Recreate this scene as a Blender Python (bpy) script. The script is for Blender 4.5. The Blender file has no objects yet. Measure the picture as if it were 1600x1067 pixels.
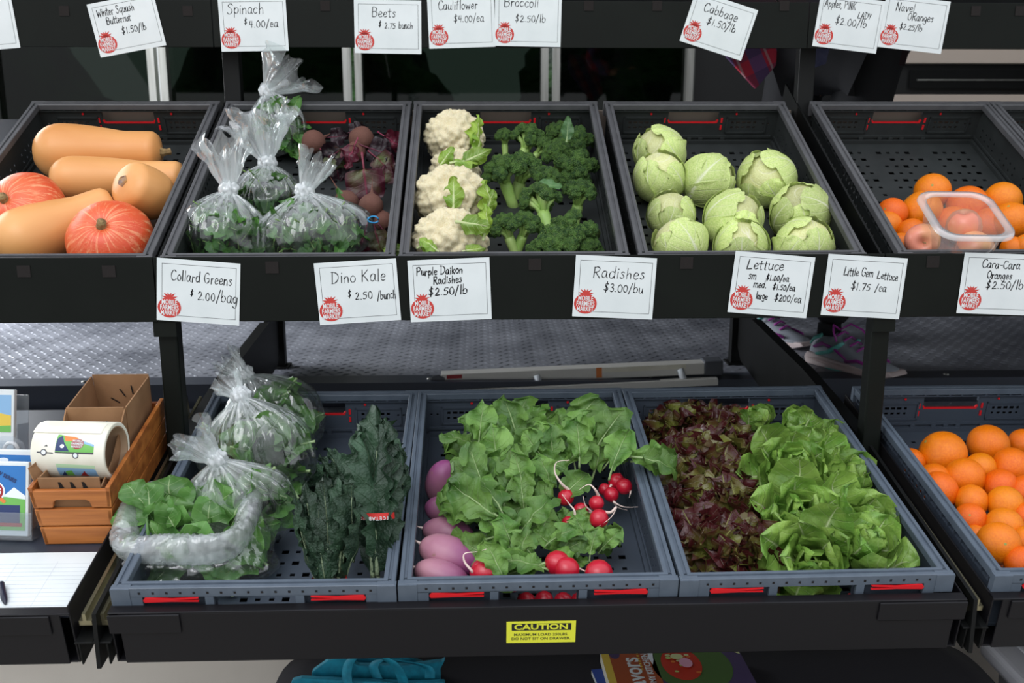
import bpy, bmesh, math, random
import numpy as np
from mathutils import Vector, Matrix, noise, Euler
rnd = random.Random(7)
D = bpy.data
C = bpy.context.scene.collection
PI = math.pi
# ------------------------------------------------------------------ camera
PITCH, YAW = math.radians(12.8165), .0339
CAM = Vector((0, 0, 1.6))
cam = D.cameras.new('camera'); cam.lens = 35; cam.sensor_width = 36; cam.clip_start = .05
cam.dof.use_dof = True; cam.dof.focus_distance = 1.72; cam.dof.aperture_fstop = 7.1
co = D.objects.new('camera', cam); C.objects.link(co); bpy.context.scene.camera = co
FWD = Vector((math.sin(YAW)*math.cos(PITCH), math.cos(YAW)*math.cos(PITCH), -math.sin(PITCH)))
RT = Vector((math.cos(YAW), -math.sin(YAW), 0)); UP = RT.cross(FWD)
co.matrix_world = Matrix.Translation(CAM) @ Matrix((RT, UP, -FWD)).transposed().to_4x4()
# ------------------------------------------------------------------ light: an overcast sky and what the truck body shades
sc = bpy.context.scene
w = D.worlds.new('overcast_sky'); sc.world = w; w.use_nodes = True
nt = w.node_tree; nt.nodes.clear()
tc = nt.nodes.new('ShaderNodeTexCoord'); sx = nt.nodes.new('ShaderNodeSeparateXYZ')
mr = nt.nodes.new('ShaderNodeMapRange'); mr.inputs[1].default_value = -.1; mr.inputs[2].default_value = .9
cr = nt.nodes.new('ShaderNodeMix'); cr.data_type = 'RGBA'
cr.inputs[6].default_value = (.42, .44, .44, 1); cr.inputs[7].default_value = (.92, .97, 1.06, 1)
bg = nt.nodes.new('ShaderNodeBackground'); bg.inputs[1].default_value = 1.6
ow = nt.nodes.new('ShaderNodeOutputWorld')
for a, b in ((tc.outputs['Generated'], sx.inputs[0]), (sx.outputs[2], mr.inputs[0]), (mr.outputs[0], cr.inputs[0]), (cr.outputs[2], bg.inputs[0]), (bg.outputs[0], ow.inputs[0])):
    nt.links.new(a, b)
def lamp(name, loc, aim, size, power, color):
    l = D.lights.new(name, 'AREA'); l.shape = 'RECTANGLE'; l.size, l.size_y = size; l.energy = power; l.color = color
    o = D.objects.new(name, l); C.objects.link(o); o.location = loc
    o.rotation_euler = (Vector(aim)-Vector(loc)).to_track_quat('-Z', 'Y').to_euler(); return o
# soft key lamp added to the sky for more direction from overhead front
lamp('overhead_key_light', (-1.6, -1.6, 4.6), (0, 1.8, 1.0), (3.2, 2.4), 95, (.97, .98, 1.0))
lamp('open_rear_door_light', (-2.7, 3.3, 2.1), (-1.2, 3.0, .9), (1.6, 1.6), 110, (.93, .96, 1.0))
vs = sc.view_settings; vs.view_transform = 'Standard'; vs.look = 'None'; vs.gamma = 1; vs.use_curve_mapping = False
vs.exposure = 0
# ------------------------------------------------------------------ frames of the two sloping tiers
A_L, A_U = math.radians(11.807), math.radians(26.591)
TIER = {'L': ((0, 1.311, .948), A_L), 'U': ((0, 1.711, 1.367), A_U)}
def tm(t, x=0, y=0, z=0, rz=0):
    p, a = TIER[t]
    return Matrix.Translation(p) @ Matrix.Rotation(a, 4, 'X') @ Matrix.Translation((x, y, z)) @ Matrix.Rotation(rz, 4, 'Z')
def ray(px, py): return FWD + RT*((px-800)/1555.6) + UP*((533.5-py)/1555.6)
def at_y(px, py, Y): d = ray(px, py); return CAM + d*((Y-CAM.y)/d.y)
def at_z(px, py, Z): d = ray(px, py); return CAM + d*((Z-CAM.z)/d.z)
def at_t(px, py, t, h):
    p, a = TIER[t]; n = Vector((0, -math.sin(a), math.cos(a))); q = Vector(p)+n*h; d = ray(px, py)
    return CAM + d*((q-CAM).dot(n)/d.dot(n))
def loc_t(px, py, t, h):
    P = at_t(px, py, t, h); Q = P-Vector(TIER[t][0]); a = TIER[t][1]
    return P.x, Q.y*math.cos(a)+Q.z*math.sin(a)
def depth(P): return (P-CAM).dot(FWD)
# ------------------------------------------------------------------ materials
def rgb(h):
    if isinstance(h, str):
        v = [int(h[i:i+2], 16)/255 for i in (0, 2, 4)]
        return tuple((c/12.92 if c <= .04045 else ((c+.055)/1.055)**2.4) for c in v)+(1,)
    return tuple(h)+(1,)
def mat(name, col, rough=.5, metal=0, var=None, bump=None, spec=None, sss=0, coat=0, sheen=0, coords='Object', subr=(.02, .01, .005)):
    m = D.materials.new(name); m.use_nodes = True; n = m.node_tree; N = n.nodes; L = n.links
    b = N['Principled BSDF']; b.inputs['Base Color'].default_value = rgb(col); b.inputs['Roughness'].default_value = rough
    b.inputs['Metallic'].default_value = metal
    if spec is not None: b.inputs['Specular IOR Level'].default_value = spec
    if coat: b.inputs['Coat Weight'].default_value = coat; b.inputs['Coat Roughness'].default_value = .15
    if sss: b.inputs['Subsurface Weight'].default_value = sss; b.inputs['Subsurface Radius'].default_value = (1, .6, .3); b.inputs['Subsurface Scale'].default_value = .008
    if var or bump:
        t = N.new('ShaderNodeTexCoord')
    if var:
        col2, scale, lo, hi = var[:4]
        mp = N.new('ShaderNodeMapping'); L.new(t.outputs[coords], mp.inputs[0])
        if len(var) > 4: mp.inputs['Scale'].default_value = var[4]
        z = N.new('ShaderNodeTexNoise'); z.inputs['Scale'].default_value = scale; z.inputs['Detail'].default_value = 5
        L.new(mp.outputs[0], z.inputs[0])
        r = N.new('ShaderNodeMapRange'); r.inputs[1].default_value = lo; r.inputs[2].default_value = hi; L.new(z.outputs[0], r.inputs[0])
        x = N.new('ShaderNodeMix'); x.data_type = 'RGBA'; x.inputs[6].default_value = rgb(col); x.inputs[7].default_value = rgb(col2)
        L.new(r.outputs[0], x.inputs[0]); L.new(x.outputs[2], b.inputs['Base Color'])
    if bump:
        z = N.new('ShaderNodeTexNoise'); z.inputs['Scale'].default_value = bump[0]; z.inputs['Detail'].default_value = 4; L.new(t.outputs[coords], z.inputs[0])
        u = N.new('ShaderNodeBump'); u.inputs['Strength'].default_value = bump[1]; u.inputs['Distance'].default_value = bump[2]
        L.new(z.outputs[0], u.inputs['Height']); L.new(u.outputs[0], b.inputs['Normal'])
    return m
M = {}
M['black'] = mat('black_powder_coat', '0b0c0c', .5, spec=.22, var=('101111', 14, .4, .7), bump=(900, .15, .0004))
M['rail'] = mat('dark_green_black_paint', '090d09', .55, spec=.18, var=('0d110d', 8, .4, .7), bump=(1200, .12, .0004))
M['drawer'] = mat('drawer_black_paint', '151417', .4, spec=.28, bump=(900, .12, .0004))
M['crate_l'] = mat('slate_blue_plastic_shaded', '424a55', .45, var=('414955', 30, .4, .7), bump=(300, .1, .0004))  # crate insides darkened in the colour for the shade of their contents
M['crate_u'] = mat('charcoal_plastic_shaded', '2e3131', .42, var=('282b2b', 30, .4, .7), bump=(300, .1, .0004))  # inner shade of the upper crates is put into this colour too
M['rim_l'] = mat('slate_blue_rim_lit', '59636f', .42, var=('505a66', 30, .4, .7), bump=(300, .1, .0004))  # same plastic lightened, as the rims face up to the light
M['rim_u'] = mat('grey_rim_lit', '555557', .42, var=('4c4c4e', 30, .4, .7), bump=(300, .1, .0004))  # upper rims lightened in colour the same way
M['backstop'] = mat('warm_grey_strip', '8f8278', .5, metal=.2)
M['red'] = mat('red_plastic', 'd81f26', .4)
M['white'] = mat('white_card', 'dfe4e4', .55, var=('d5dbdb', 12, .4, .7))
M['ink'] = mat('black_ink', '15161a', .6)
M['tomato'] = mat('red_print', 'c43a33', .6)
M['plate'] = mat('grey_tread_plate', 'a3a6b0', .36, metal=.25, var=('6d707a', 5, .35, .7), bump=(160, .12, .0008))
M['trim'] = mat('dark_floor_trim', '3f4450', .4, metal=.3)
M['alu'] = mat('brushed_aluminium', 'b9b9b4', .35, metal=.8, var=('a3a39d', 60, .4, .6, (1, 1, .05)))
M['slide'] = mat('zinc_slide_metal', 'b0a98a', .28, metal=.9)
M['glass'] = mat('dark_tinted_glass', '050606', .06, spec=.7)
M['wallblack'] = mat('black_wall_panel', '0d0e0f', .5)
M['cream'] = mat('cream_drawer_edge', 'd9c9bb', .5)
M['steel'] = mat('satin_steel_sheet', 'f0e8de', .4, metal=.0, var=('dcd4ca', 3, .35, .7), bump=(40, .1, .001))
M['concrete'] = mat('concrete_ground', 'aaa49a', .8, var=('77736c', 6, .35, .65), bump=(60, .4, .004))
M['tray'] = mat('black_tray_sky_tinted', '2b2e36', .33, var=('343843', 6, .4, .7), bump=(500, .12, .0004))  # bluish sky reflection on black paint, put into the colour
M['velcro'] = mat('velcro_black', '1b1513', .95, bump=(2500, .8, .001))
# ------------------------------------------------------------------ objects
def mesh(name, v, f, smooth=False, uv=None):
    me = D.meshes.new(name); me.from_pydata([tuple(p) for p in v], [], f)
    if smooth:
        me.polygons.foreach_set('use_smooth', [True]*len(me.polygons))
    if uv is not None:
        l = me.uv_layers.new(name='uv'); vi = np.empty(len(me.loops), dtype=np.int32); me.loops.foreach_get('vertex_index', vi)
        l.data.foreach_set('uv', np.asarray(uv, dtype=np.float32)[vi].ravel())
    me.update(); return me
def tag(o, label=None, cat=None, group=None, kind=None):
    if label: o['label'] = label
    if cat: o['category'] = cat
    if group: o['group'] = group
    if kind: o['kind'] = kind
    return o
def thing(name, label, cat, mtx=None, group=None):
    o = D.objects.new(name, None); C.objects.link(o); o.empty_display_size = .02
    if mtx is not None: o.matrix_world = mtx if isinstance(mtx, Matrix) else Matrix.Translation(mtx)
    return tag(o, label, cat, group)
def part(name, me, m, parent=None, mtx=None, world=False, label=None, kind=None):
    o = D.objects.new(name, me); C.objects.link(o)
    if m is not None and len(me.materials) == 0: me.materials.append(M[m] if isinstance(m, str) else m)
    if parent is not None: o.parent = parent
    if world and parent is not None:
        p, pm = parent, parent.matrix_basis.copy()
        if parent.parent is not None: pm = parent.parent.matrix_basis @ parent.matrix_parent_inverse @ pm
        o.matrix_parent_inverse = pm.inverted()
    if mtx is not None: o.matrix_basis = mtx
    if label: o['label'] = label
    if kind: o['kind'] = kind
    return o
def bev(o, wd=.0015, seg=2):
    b = o.modifiers.new('bevel', 'BEVEL'); b.width = wd; b.segments = seg; b.limit_method = 'ANGLE'; return o
class MB:
    def __init__(s): s.v = []; s.f = []
    def add(s, v, f):
        n = len(s.v); s.v += [Vector(p) for p in v]; s.f += [tuple(i+n for i in q) for q in f]; return s
    def box(s, x0, x1, y0, y1, z0, z1, m=None):
        v = [Vector(p) for p in ((x0, y0, z0), (x1, y0, z0), (x1, y1, z0), (x0, y1, z0), (x0, y0, z1), (x1, y0, z1), (x1, y1, z1), (x0, y1, z1))]
        if m is not None: v = [m @ p for p in v]
        return s.add(v, [(0, 3, 2, 1), (4, 5, 6, 7), (0, 1, 5, 4), (1, 2, 6, 5), (2, 3, 7, 6), (3, 0, 4, 7)])
    def prism(s, pts, axis, a, b, m=None):
        n = len(pts)
        def mk(p, k): return {'x': (k, p[0], p[1]), 'y': (p[0], k, p[1]), 'z': (p[0], p[1], k)}[axis]
        v = [Vector(mk(p, a)) for p in pts]+[Vector(mk(p, b)) for p in pts]
        if m is not None: v = [m @ p for p in v]
        return s.add(v, [tuple(range(n))[::-1], tuple(range(n, 2*n))]+[(i, (i+1) % n, (i+1) % n+n, i+n) for i in range(n)])
    def tube(s, path, r, seg=8, caps=True, m=None, flat=1):
        path = [Vector(p) for p in path]; n = len(path); rs = r if hasattr(r, '__len__') else [r]*n
        v = []; f = []; up = None
        for i, p in enumerate(path):
            d = (path[min(i+1, n-1)]-path[max(i-1, 0)]).normalized()
            if up is None: up = d.orthogonal().normalized()
            up = (up-d*up.dot(d)).normalized(); sd = d.cross(up)
            for k in range(seg):
                a = 2*PI*k/seg; v.append(p+up*(math.cos(a)*rs[i]*flat)+sd*(math.sin(a)*rs[i]))
        for i in range(n-1):
            for k in range(seg):
                f.append((i*seg+k, i*seg+(k+1) % seg, (i+1)*seg+(k+1) % seg, (i+1)*seg+k))
        if caps: f += [tuple(range(seg))[::-1], tuple(range((n-1)*seg, n*seg))]
        if m is not None: v = [m @ p for p in v]
        return s.add(v, f)
    def lathe(s, prof, seg=24, m=None):
        v = []; f = []; n = len(prof)
        for r, z in prof:
            for k in range(seg): a = 2*PI*k/seg; v.append(Vector((r*math.cos(a), r*math.sin(a), z)))
        for i in range(n-1):
            for k in range(seg): f.append((i*seg+k, i*seg+(k+1) % seg, (i+1)*seg+(k+1) % seg, (i+1)*seg+k))
        if m is not None: v = [m @ p for p in v]
        return s.add(v, f)
    def build(s, name, m, parent=None, smooth=False, **k):
        return part(name, mesh(name, s.v, s.f, smooth), m, parent, **k)
def panel(w, h, holes, org, ux, uy):
    """flat sheet with rectangular holes; org + u*ux + v*uy"""
    us = sorted({0, w, *[q for a in holes for q in (a[0], a[1])]}); vs_ = sorted({0, h, *[q for a in holes for q in (a[2], a[3])]})
    o, ux, uy = Vector(org), Vector(ux), Vector(uy); V = []; F = []
    for j in range(len(vs_)-1):
        v0, v1 = vs_[j], vs_[j+1]; vm = (v0+v1)/2; run = None
        act = [a for a in holes if a[2] < vm < a[3]]
        for i in range(len(us)):
            solid = i < len(us)-1 and not any(a[0] < (us[i]+us[i+1])/2 < a[1] for a in act)
            if solid and run is None: run = us[i]
            if not solid and run is not None:
                n = len(V); V += [o+ux*run+uy*v0, o+ux*us[i]+uy*v0, o+ux*us[i]+uy*v1, o+ux*run+uy*v1]; F.append((n, n+1, n+2, n+3)); run = None
    return V, F
def text_mesh(s, size, offset=0, extrude=.0001, spacing=1, shear=0):
    cu = D.curves.new('txt', 'FONT'); cu.body = s; cu.size = size; cu.offset = offset; cu.extrude = extrude; cu.space_character = spacing; cu.shear = shear
    cu.align_x = 'CENTER'; cu.align_y = 'CENTER'; cu.resolution_u = 3
    o = D.objects.new('txt', cu); C.objects.link(o); bpy.context.view_layer.update()
    me = D.meshes.new_from_object(o.evaluated_get(bpy.context.evaluated_depsgraph_get())); D.objects.remove(o); D.curves.remove(cu); me.materials.clear()
    return me
_tx = {}
def txt(name, s, size, m, parent, mtx, offset=0, spacing=1, sx=1, world=False, shear=0):
    k = (s, size, offset, spacing, shear, m)
    if k not in _tx: _tx[k] = text_mesh(s, size, offset, .00012, spacing, shear)
    o = part(name, _tx[k], m, parent, mtx @ Matrix.Diagonal((sx, 1, 1, 1)), world=world); return o
def copy_tree(o, parent=None):
    c = o.copy(); C.objects.link(c)
    if parent is not None: c.parent = parent
    for ch in list(o.children): copy_tree(ch, c)
    return c
# ================================================================== setting
def struct(name, mb, m, smooth=False):
    o = mb.build(name, m, None, smooth); o['kind'] = 'structure'; return o
struct('ground', MB().box(-6, 6, -4, 6.5, -.05, 0), 'concrete')
fl = struct('floor', MB().box(-3.4, 2.4, 2.56, 4.45, .86, .925), 'plate')
# raised lugs of the tread plate, alternately slanted
def lug_field(x0, x1, y0, y1, z, step=.036):
    v = []; f = []; nx = int((x1-x0)/step); ny = int((y1-y0)/(step*.62))
    for j in range(ny):
        for i in range(nx):
            cx = x0+step*(i+.5*(j % 2)); cy = y0+.012+j*step*.62; a = (PI/4 if (i+j) % 2 else -PI/4)*.75
            ca, sa = math.cos(a), math.sin(a); n = len(v)
            for (u, w_, h) in ((-.011, 0, 0), (-.004, -.0036, 0), (.004, -.0036, 0), (.011, 0, 0), (.004, .0036, 0), (-.004, .0036, 0), (-.0045, 0, .0022), (.0045, 0, .0022)):
                v.append((cx+u*ca-w_*sa, cy+u*sa+w_*ca, z+h))
            f += [(n, n+1, n+6), (n+1, n+2, n+7, n+6), (n+2, n+3, n+7), (n+3, n+4, n+7), (n+4, n+5, n+6, n+7), (n+5, n, n+6)]
    return mesh('tread_lugs', v, f, True)
part('tread_lugs', lug_field(-3.2, 2.35, 2.57, 4.4, .9251), 'plate', fl, kind='stuff')
ft = struct('trim_1', MB().box(-3.4, 2.4, 2.485, 2.56, .84, .928), 'trim')
for x in (-1.02, -.13, 1.24, .45):
    MB().lathe([(.0075, 0), (.007, .0018), (.004, .003), (0, .0034)], 12, Matrix.Translation((x, 2.52, .928))).build('rivet', 'alu', ft, True)
fs = struct('trim_2', MB().box(-3.4, 2.4, 2.40, 2.48, .82, .865), 'plate')
part('tread_lugs', lug_field(-3.2, 2.35, 2.405, 2.475, .8651), 'plate', fs, kind='stuff')
struct('wall_front', MB().box(-3.4, 2.4, 1.90, 1.92, 0, .80), 'steel')
struct('ceiling', MB().box(-3.4, 2.5, 2.3, 4.6, 3.1, 3.2), 'wallblack')
struct('wall_right', MB().box(2.4, 2.5, 2.3, 4.6, 0, 3.1), 'wallblack')
wb = MB(); wb.box(-3.4, 2.4, 4.42, 4.5, 0, 1.45); wb.box(-3.4, 2.4, 4.42, 4.5, 2.7, 3.1)
for x in (-2.2, .94): wb.box(x, x+.12 if x < 0 else 2.4, 4.42, 4.5, 1.45, 2.7)
struct('wall_back', wb, 'wallblack')
M['pane'] = D.materials.new('smoked_glass'); M['pane'].use_nodes = True
_n = M['pane'].node_tree; _n.nodes.clear()
_o = _n.nodes.new('ShaderNodeOutputMaterial'); _m = _n.nodes.new('ShaderNodeMixShader'); _t = _n.nodes.new('ShaderNodeBsdfTransparent'); _g = _n.nodes.new('ShaderNodeBsdfGlossy')
_t.inputs[0].default_value = (.12, .15, .13, 1); _g.inputs['Roughness'].default_value = .03; _f = _n.nodes.new('ShaderNodeFresnel'); _f.inputs[0].default_value = 1.4
for a, b in ((_f.outputs[0], _m.inputs[0]), (_t.outputs[0], _m.inputs[1]), (_g.outputs[0], _m.inputs[2]), (_m.outputs[0], _o.inputs[0])): _n.links.new(a, b)
M['hedge'] = mat('hedge_green', '2f5a1e', .7, var=('10210c', 3.0, .42, .6), bump=(14, 1, .08))
wx = [-2.08, -1.35, -.53, .315, .94]
for i in range(4):
    x0, x1 = wx[i], wx[i+1]
    wn = struct('window_%d' % (i+1), MB().box(x0+.03 if i else x0, x1-.03, 4.455, 4.46, 1.45, 2.7), 'pane')
    for a, b in ((x0-.002+.012, x0+.04), (x1-.04, x1-.010)):
        MB().box(a, b, 4.40, 4.45, 1.45, 2.7).build('frame_stile', 'alu', wn)
    MB().box(x0, x1, 4.41, 4.45, 1.43, 1.47).build('frame_sill', 'wallblack', wn)
def hedge(x, r, seed):
    bm = bmesh.new(); bmesh.ops.create_icosphere(bm, subdivisions=4, radius=1)
    for v in bm.verts:
        n = noise.fractal(v.co*2.2+Vector((seed, 0, 0)), 1, 2, 4); q = v.co*(1+.25*n); v.co = Vector((q.x*r, q.y*.8, q.z*1.3))
    me = D.meshes.new('hedge'); bm.to_mesh(me); bm.free(); me.polygons.foreach_set('use_smooth', [True]*len(me.polygons)); return me
for i, (x, r) in enumerate(((-3.6, 1.0), (-1.2, 1.0), (1.2, 1.0))):
    o = part('hedge', hedge(x, r, i*7), 'hedge', mtx=Matrix.Translation((x, 7.3, 1.15)))
    tag(o, ['blurred green bush seen through the leftmost dark window', 'blurred green bush behind the middle dark windows', 'blurred green bush behind the right-hand dark window'][i], 'bush', 'bushes beyond the truck windows')
# cream edged drawer bank at the back right
cb = thing('drawer_cabinet', 'black drawer cabinet with cream horizontal edges at the back right', 'cabinet', (2.0, 3.9, .925))
bx = lambda *a: MB().box(*a)
bev(bx(1.62, 2.38, 3.95, 4.40, .93, 2.15).build('cabinet_body', 'wallblack', cb, world=True))
for z in (1.655, 1.815, 1.98):
    bev(bx(1.60, 2.39, 3.90, 3.95, z-.022, z+.022 if z != 1.815 else z+.03).build('drawer_edge', 'cream', cb, world=True), .004)
    bx(1.68, 2.39, 3.925, 3.945, z+.045, z+.115).build('drawer_front', 'black', cb, world=True)
    bx(1.70, 2.39, 3.915, 3.925, z+.075, z+.079).build('pull_rail', 'alu', cb, world=True)
# ================================================================== display rack
XL, XR = -.545, .717
rk = thing('display_rack', 'black-green steel produce rack with sloping shelves and front rails', 'rack', (0, 2.2, .925))
def rail(x0, x1, y, z0, z1, nm='front_rail'):
    return bev(MB().box(x0, x1, y, y+.004, z0, z1).build(nm, 'rail', rk, world=True), .001)
seams = (-2.1, -.553, .708, 2.1)
for i in range(3):
    rail(seams[i]+.0008, seams[i+1]-.0008, 1.70, 1.252, 1.3645)
    rail(seams[i]+.0008, seams[i+1]-.0008, 2.20, 1.739, 1.834)
    for t, y in (('U', 0), ):
        m = tm(t)
        bev(MB().box(seams[i]+.003, seams[i+1]-.003, -.002, .72, -.114, -.1105, m).build('shelf_pan', 'tray' if i == 0 else 'black', rk, world=True), .001)  # left bay pan takes the sky-tinted colour for its reflection
    MB().box(max(-.955, seams[i]+.003), seams[i+1]-.003, .612, .616, -.11, -.036, tm('U')).build('backstop_strip', 'backstop', rk, world=True)
    mt = Matrix.Translation((0, 2.21, 1.845-.1)) @ Matrix.Rotation(A_U, 4, 'X')
    MB().box(seams[i]+.003, seams[i+1]-.003, 0, .6, -.004, 0, mt).build('shelf_pan', 'black', rk, world=True)
for x in (XL, XR):
    m = tm('U')
    # divider strips between upper bays
    MB().box(x-.008, x-.004, 0, .7, -.11, -.012, m).build('bay_divider', 'black', rk, world=True)
    bev(MB().box(x-.015, x+.018, 1.716, 1.75, .80, 1.25).build('front_post', 'rail', rk, world=True), .004)
    MB().box(x-.018, x+.021, 1.704, 1.716, 1.225, 1.26).build('weld_plate', 'rail', rk, world=True)
    bev(MB().box(x-.006, x+.03, 2.255, 2.285, 1.42, 1.80).build('upper_post', 'black', rk, world=True), .002)
    bev(MB().box(x-.02, x+.015, 2.66, 2.69, .925, 1.5).build('rear_leg', 'black', rk, world=True), .002)
    bev(MB().box(x-.03, x+.025, 2.645, 2.705, .925, .930).build('leg_foot', 'black', rk, world=True), .002)
    pts = [(1.30, .83), (1.30, .915), (1.73, 1.012), (2.08, 1.055), (2.50, 1.085), (2.75, 1.16), (2.75, 1.05), (2.62, .945), (2.2, .90), (1.9, .88)]
    MB().prism(pts, 'x', x-.003, x+.003).build('side_plate', 'black', rk, world=True)
    MB().prism([(1.74, 1.0), (2.08, 1.045), (2.5, 1.075), (2.5, 1.085), (2.08, 1.06), (1.74, 1.018)], 'x', x-.012, x+.012).build('plate_flange', 'black', rk, world=True)
bev(MB().box(-2.1, 2.1, 2.36, 2.37, .5, .872).build('back_panel', 'wallblack', rk, world=True))
MB().box(-2.1, 2.1, 1.95, 2.36, .80, .81).build('under_shelf', 'wallblack', rk, world=True)
for px in (100, 293, 508, 920, 1027, 1226, 1525, 1594):
    p = at_y(px, 17 if px < 300 or px > 1500 else 9, 2.199); MB().box(p.x-.010, p.x+.010, 2.1985, 2.2, p.z-.010, p.z+.010).build('velcro_patch', 'velcro', rk, world=True)
for px, py in ((37, 424), (170, 424), (425, 418), (836, 413), (1073, 411), (1458, 409)):
    p = at_y(px, py, 1.699); MB().box(p.x-.011, p.x+.011, 1.6985, 1.70, p.z-.010, p.z+.010).build('velcro_patch', 'velcro', rk, world=True)
# ================================================================== drawers of the lower tier
def drawer(x0, x1, label, floor_h, caps):
    d = thing('produce_drawer', label, 'drawer', tm('L', (x0+x1)/2, .3, -.13))
    m = tm('L'); H = -.028
    def B(nm, *a, bw=.0012, mm='drawer'):
        return bev(MB().box(*a, m).build(nm, mm, d, world=True), bw)
    B('drawer_front', x0+.014, x1-.014, -.019, -.016, -.118, H-.002)
    B('front_lip', x0, x1, -.019, -.002, H-.003, H)
    for a, b in caps: B('corner_cap', a, b, -.0225, -.0195, H-.034, H-.002, bw=.002)
    B('side_wall', x0, x0+.003, -.016, .62, -.118, H+.012 if floor_h > -.1 else H)
    B('side_wall', x1-.003, x1, -.016, .62, -.118, H+.012 if floor_h > -.1 else H)
    B('drawer_bottom', x0+.003, x1-.003, -.016, .62, -.118, -.115)
    B('back_wall', x0+.003, x1-.003, .617, .62, -.115, H-.03)
    if floor_h > -.1: B('tray_floor', x0+.003, x1-.003, -.002, .617, floor_h-.004, floor_h, mm='tray')
    for x in (x0-.024, x1+.002):
        MB().box(x+.002, x+.020, -.005, .66, -.060, -.052, m).build('slide', 'slide', d, world=True)
        MB().box(x+.008, x+.013, -.005, .66, -.052, -.040, m).build('slide', 'slide', d, world=True)
    for s, x in ((-1, x0), (1, x1)):
        a, b = (x-.028, x) if s < 0 else (x, x+.028)
        bev(MB().box(a, b, -.024, .02, -.078, -.075, m).build('slide_bracket', 'black', d, world=True), .001)
        c = x-.008 if s < 0 else x+.005
        bev(MB().box(c, c+.003, -.024, .02, -.115, -.078, m).build('slide_bracket', 'black', d, world=True), .001)
    return d
dc = drawer(-.526, .704, 'long black pulled-out drawer under the three lower greens crates, with caution sticker', -.115, [(-.526, -.425), (.575, .704)])
dl = drawer(-1.9, -.578, 'black drawer tray holding the leaflets and wooden crate on the left', -.045, [(-1.9, -.606)])
dr = drawer(.742, 1.9, 'black drawer under the lower orange crate at the right edge', -.115, [(.768, 1.9)])
# caution sticker
P = loc_t(846, 978, 'L', -.07); mC = tm('L') @ Matrix.Translation((at_y(846, 978, 1.3).x, -.0192, -.0735)) @ Matrix.Rotation(PI/2, 4, 'X')
M['yellow'] = mat('yellow_sticker', 'dfe03a', .45)
st = thing('caution_sticker', 'yellow rectangular caution sticker on the long drawer front', 'sticker', mC)
part('sticker_sheet', mesh('s', *(lambda q: (q.v, q.f))(MB().box(-.050, .050, -.0195, .0195, 0, .0004))), 'yellow', st)
part('black_band', mesh('s', *(lambda q: (q.v, q.f))(MB().box(-.0425, .0435, .003, .0155, .0004, .0006))), 'ink', st)
T_ = Matrix.Translation
txt('sticker_text', 'CAUTION', .0135, 'yellow', st, T_((0, .0092, .0008)), offset=.00035, sx=1.28)
txt('sticker_text', 'MAXIMUM LOAD 250LBS.', .0063, 'ink', st, T_((0, -.0045, .0006)), offset=.00004, sx=1.12)
txt('sticker_text', 'DO NOT SIT ON DRAWER.', .0063, 'ink', st, T_((0, -.0120, .0006)), offset=.00004, sx=1.12)
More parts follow.
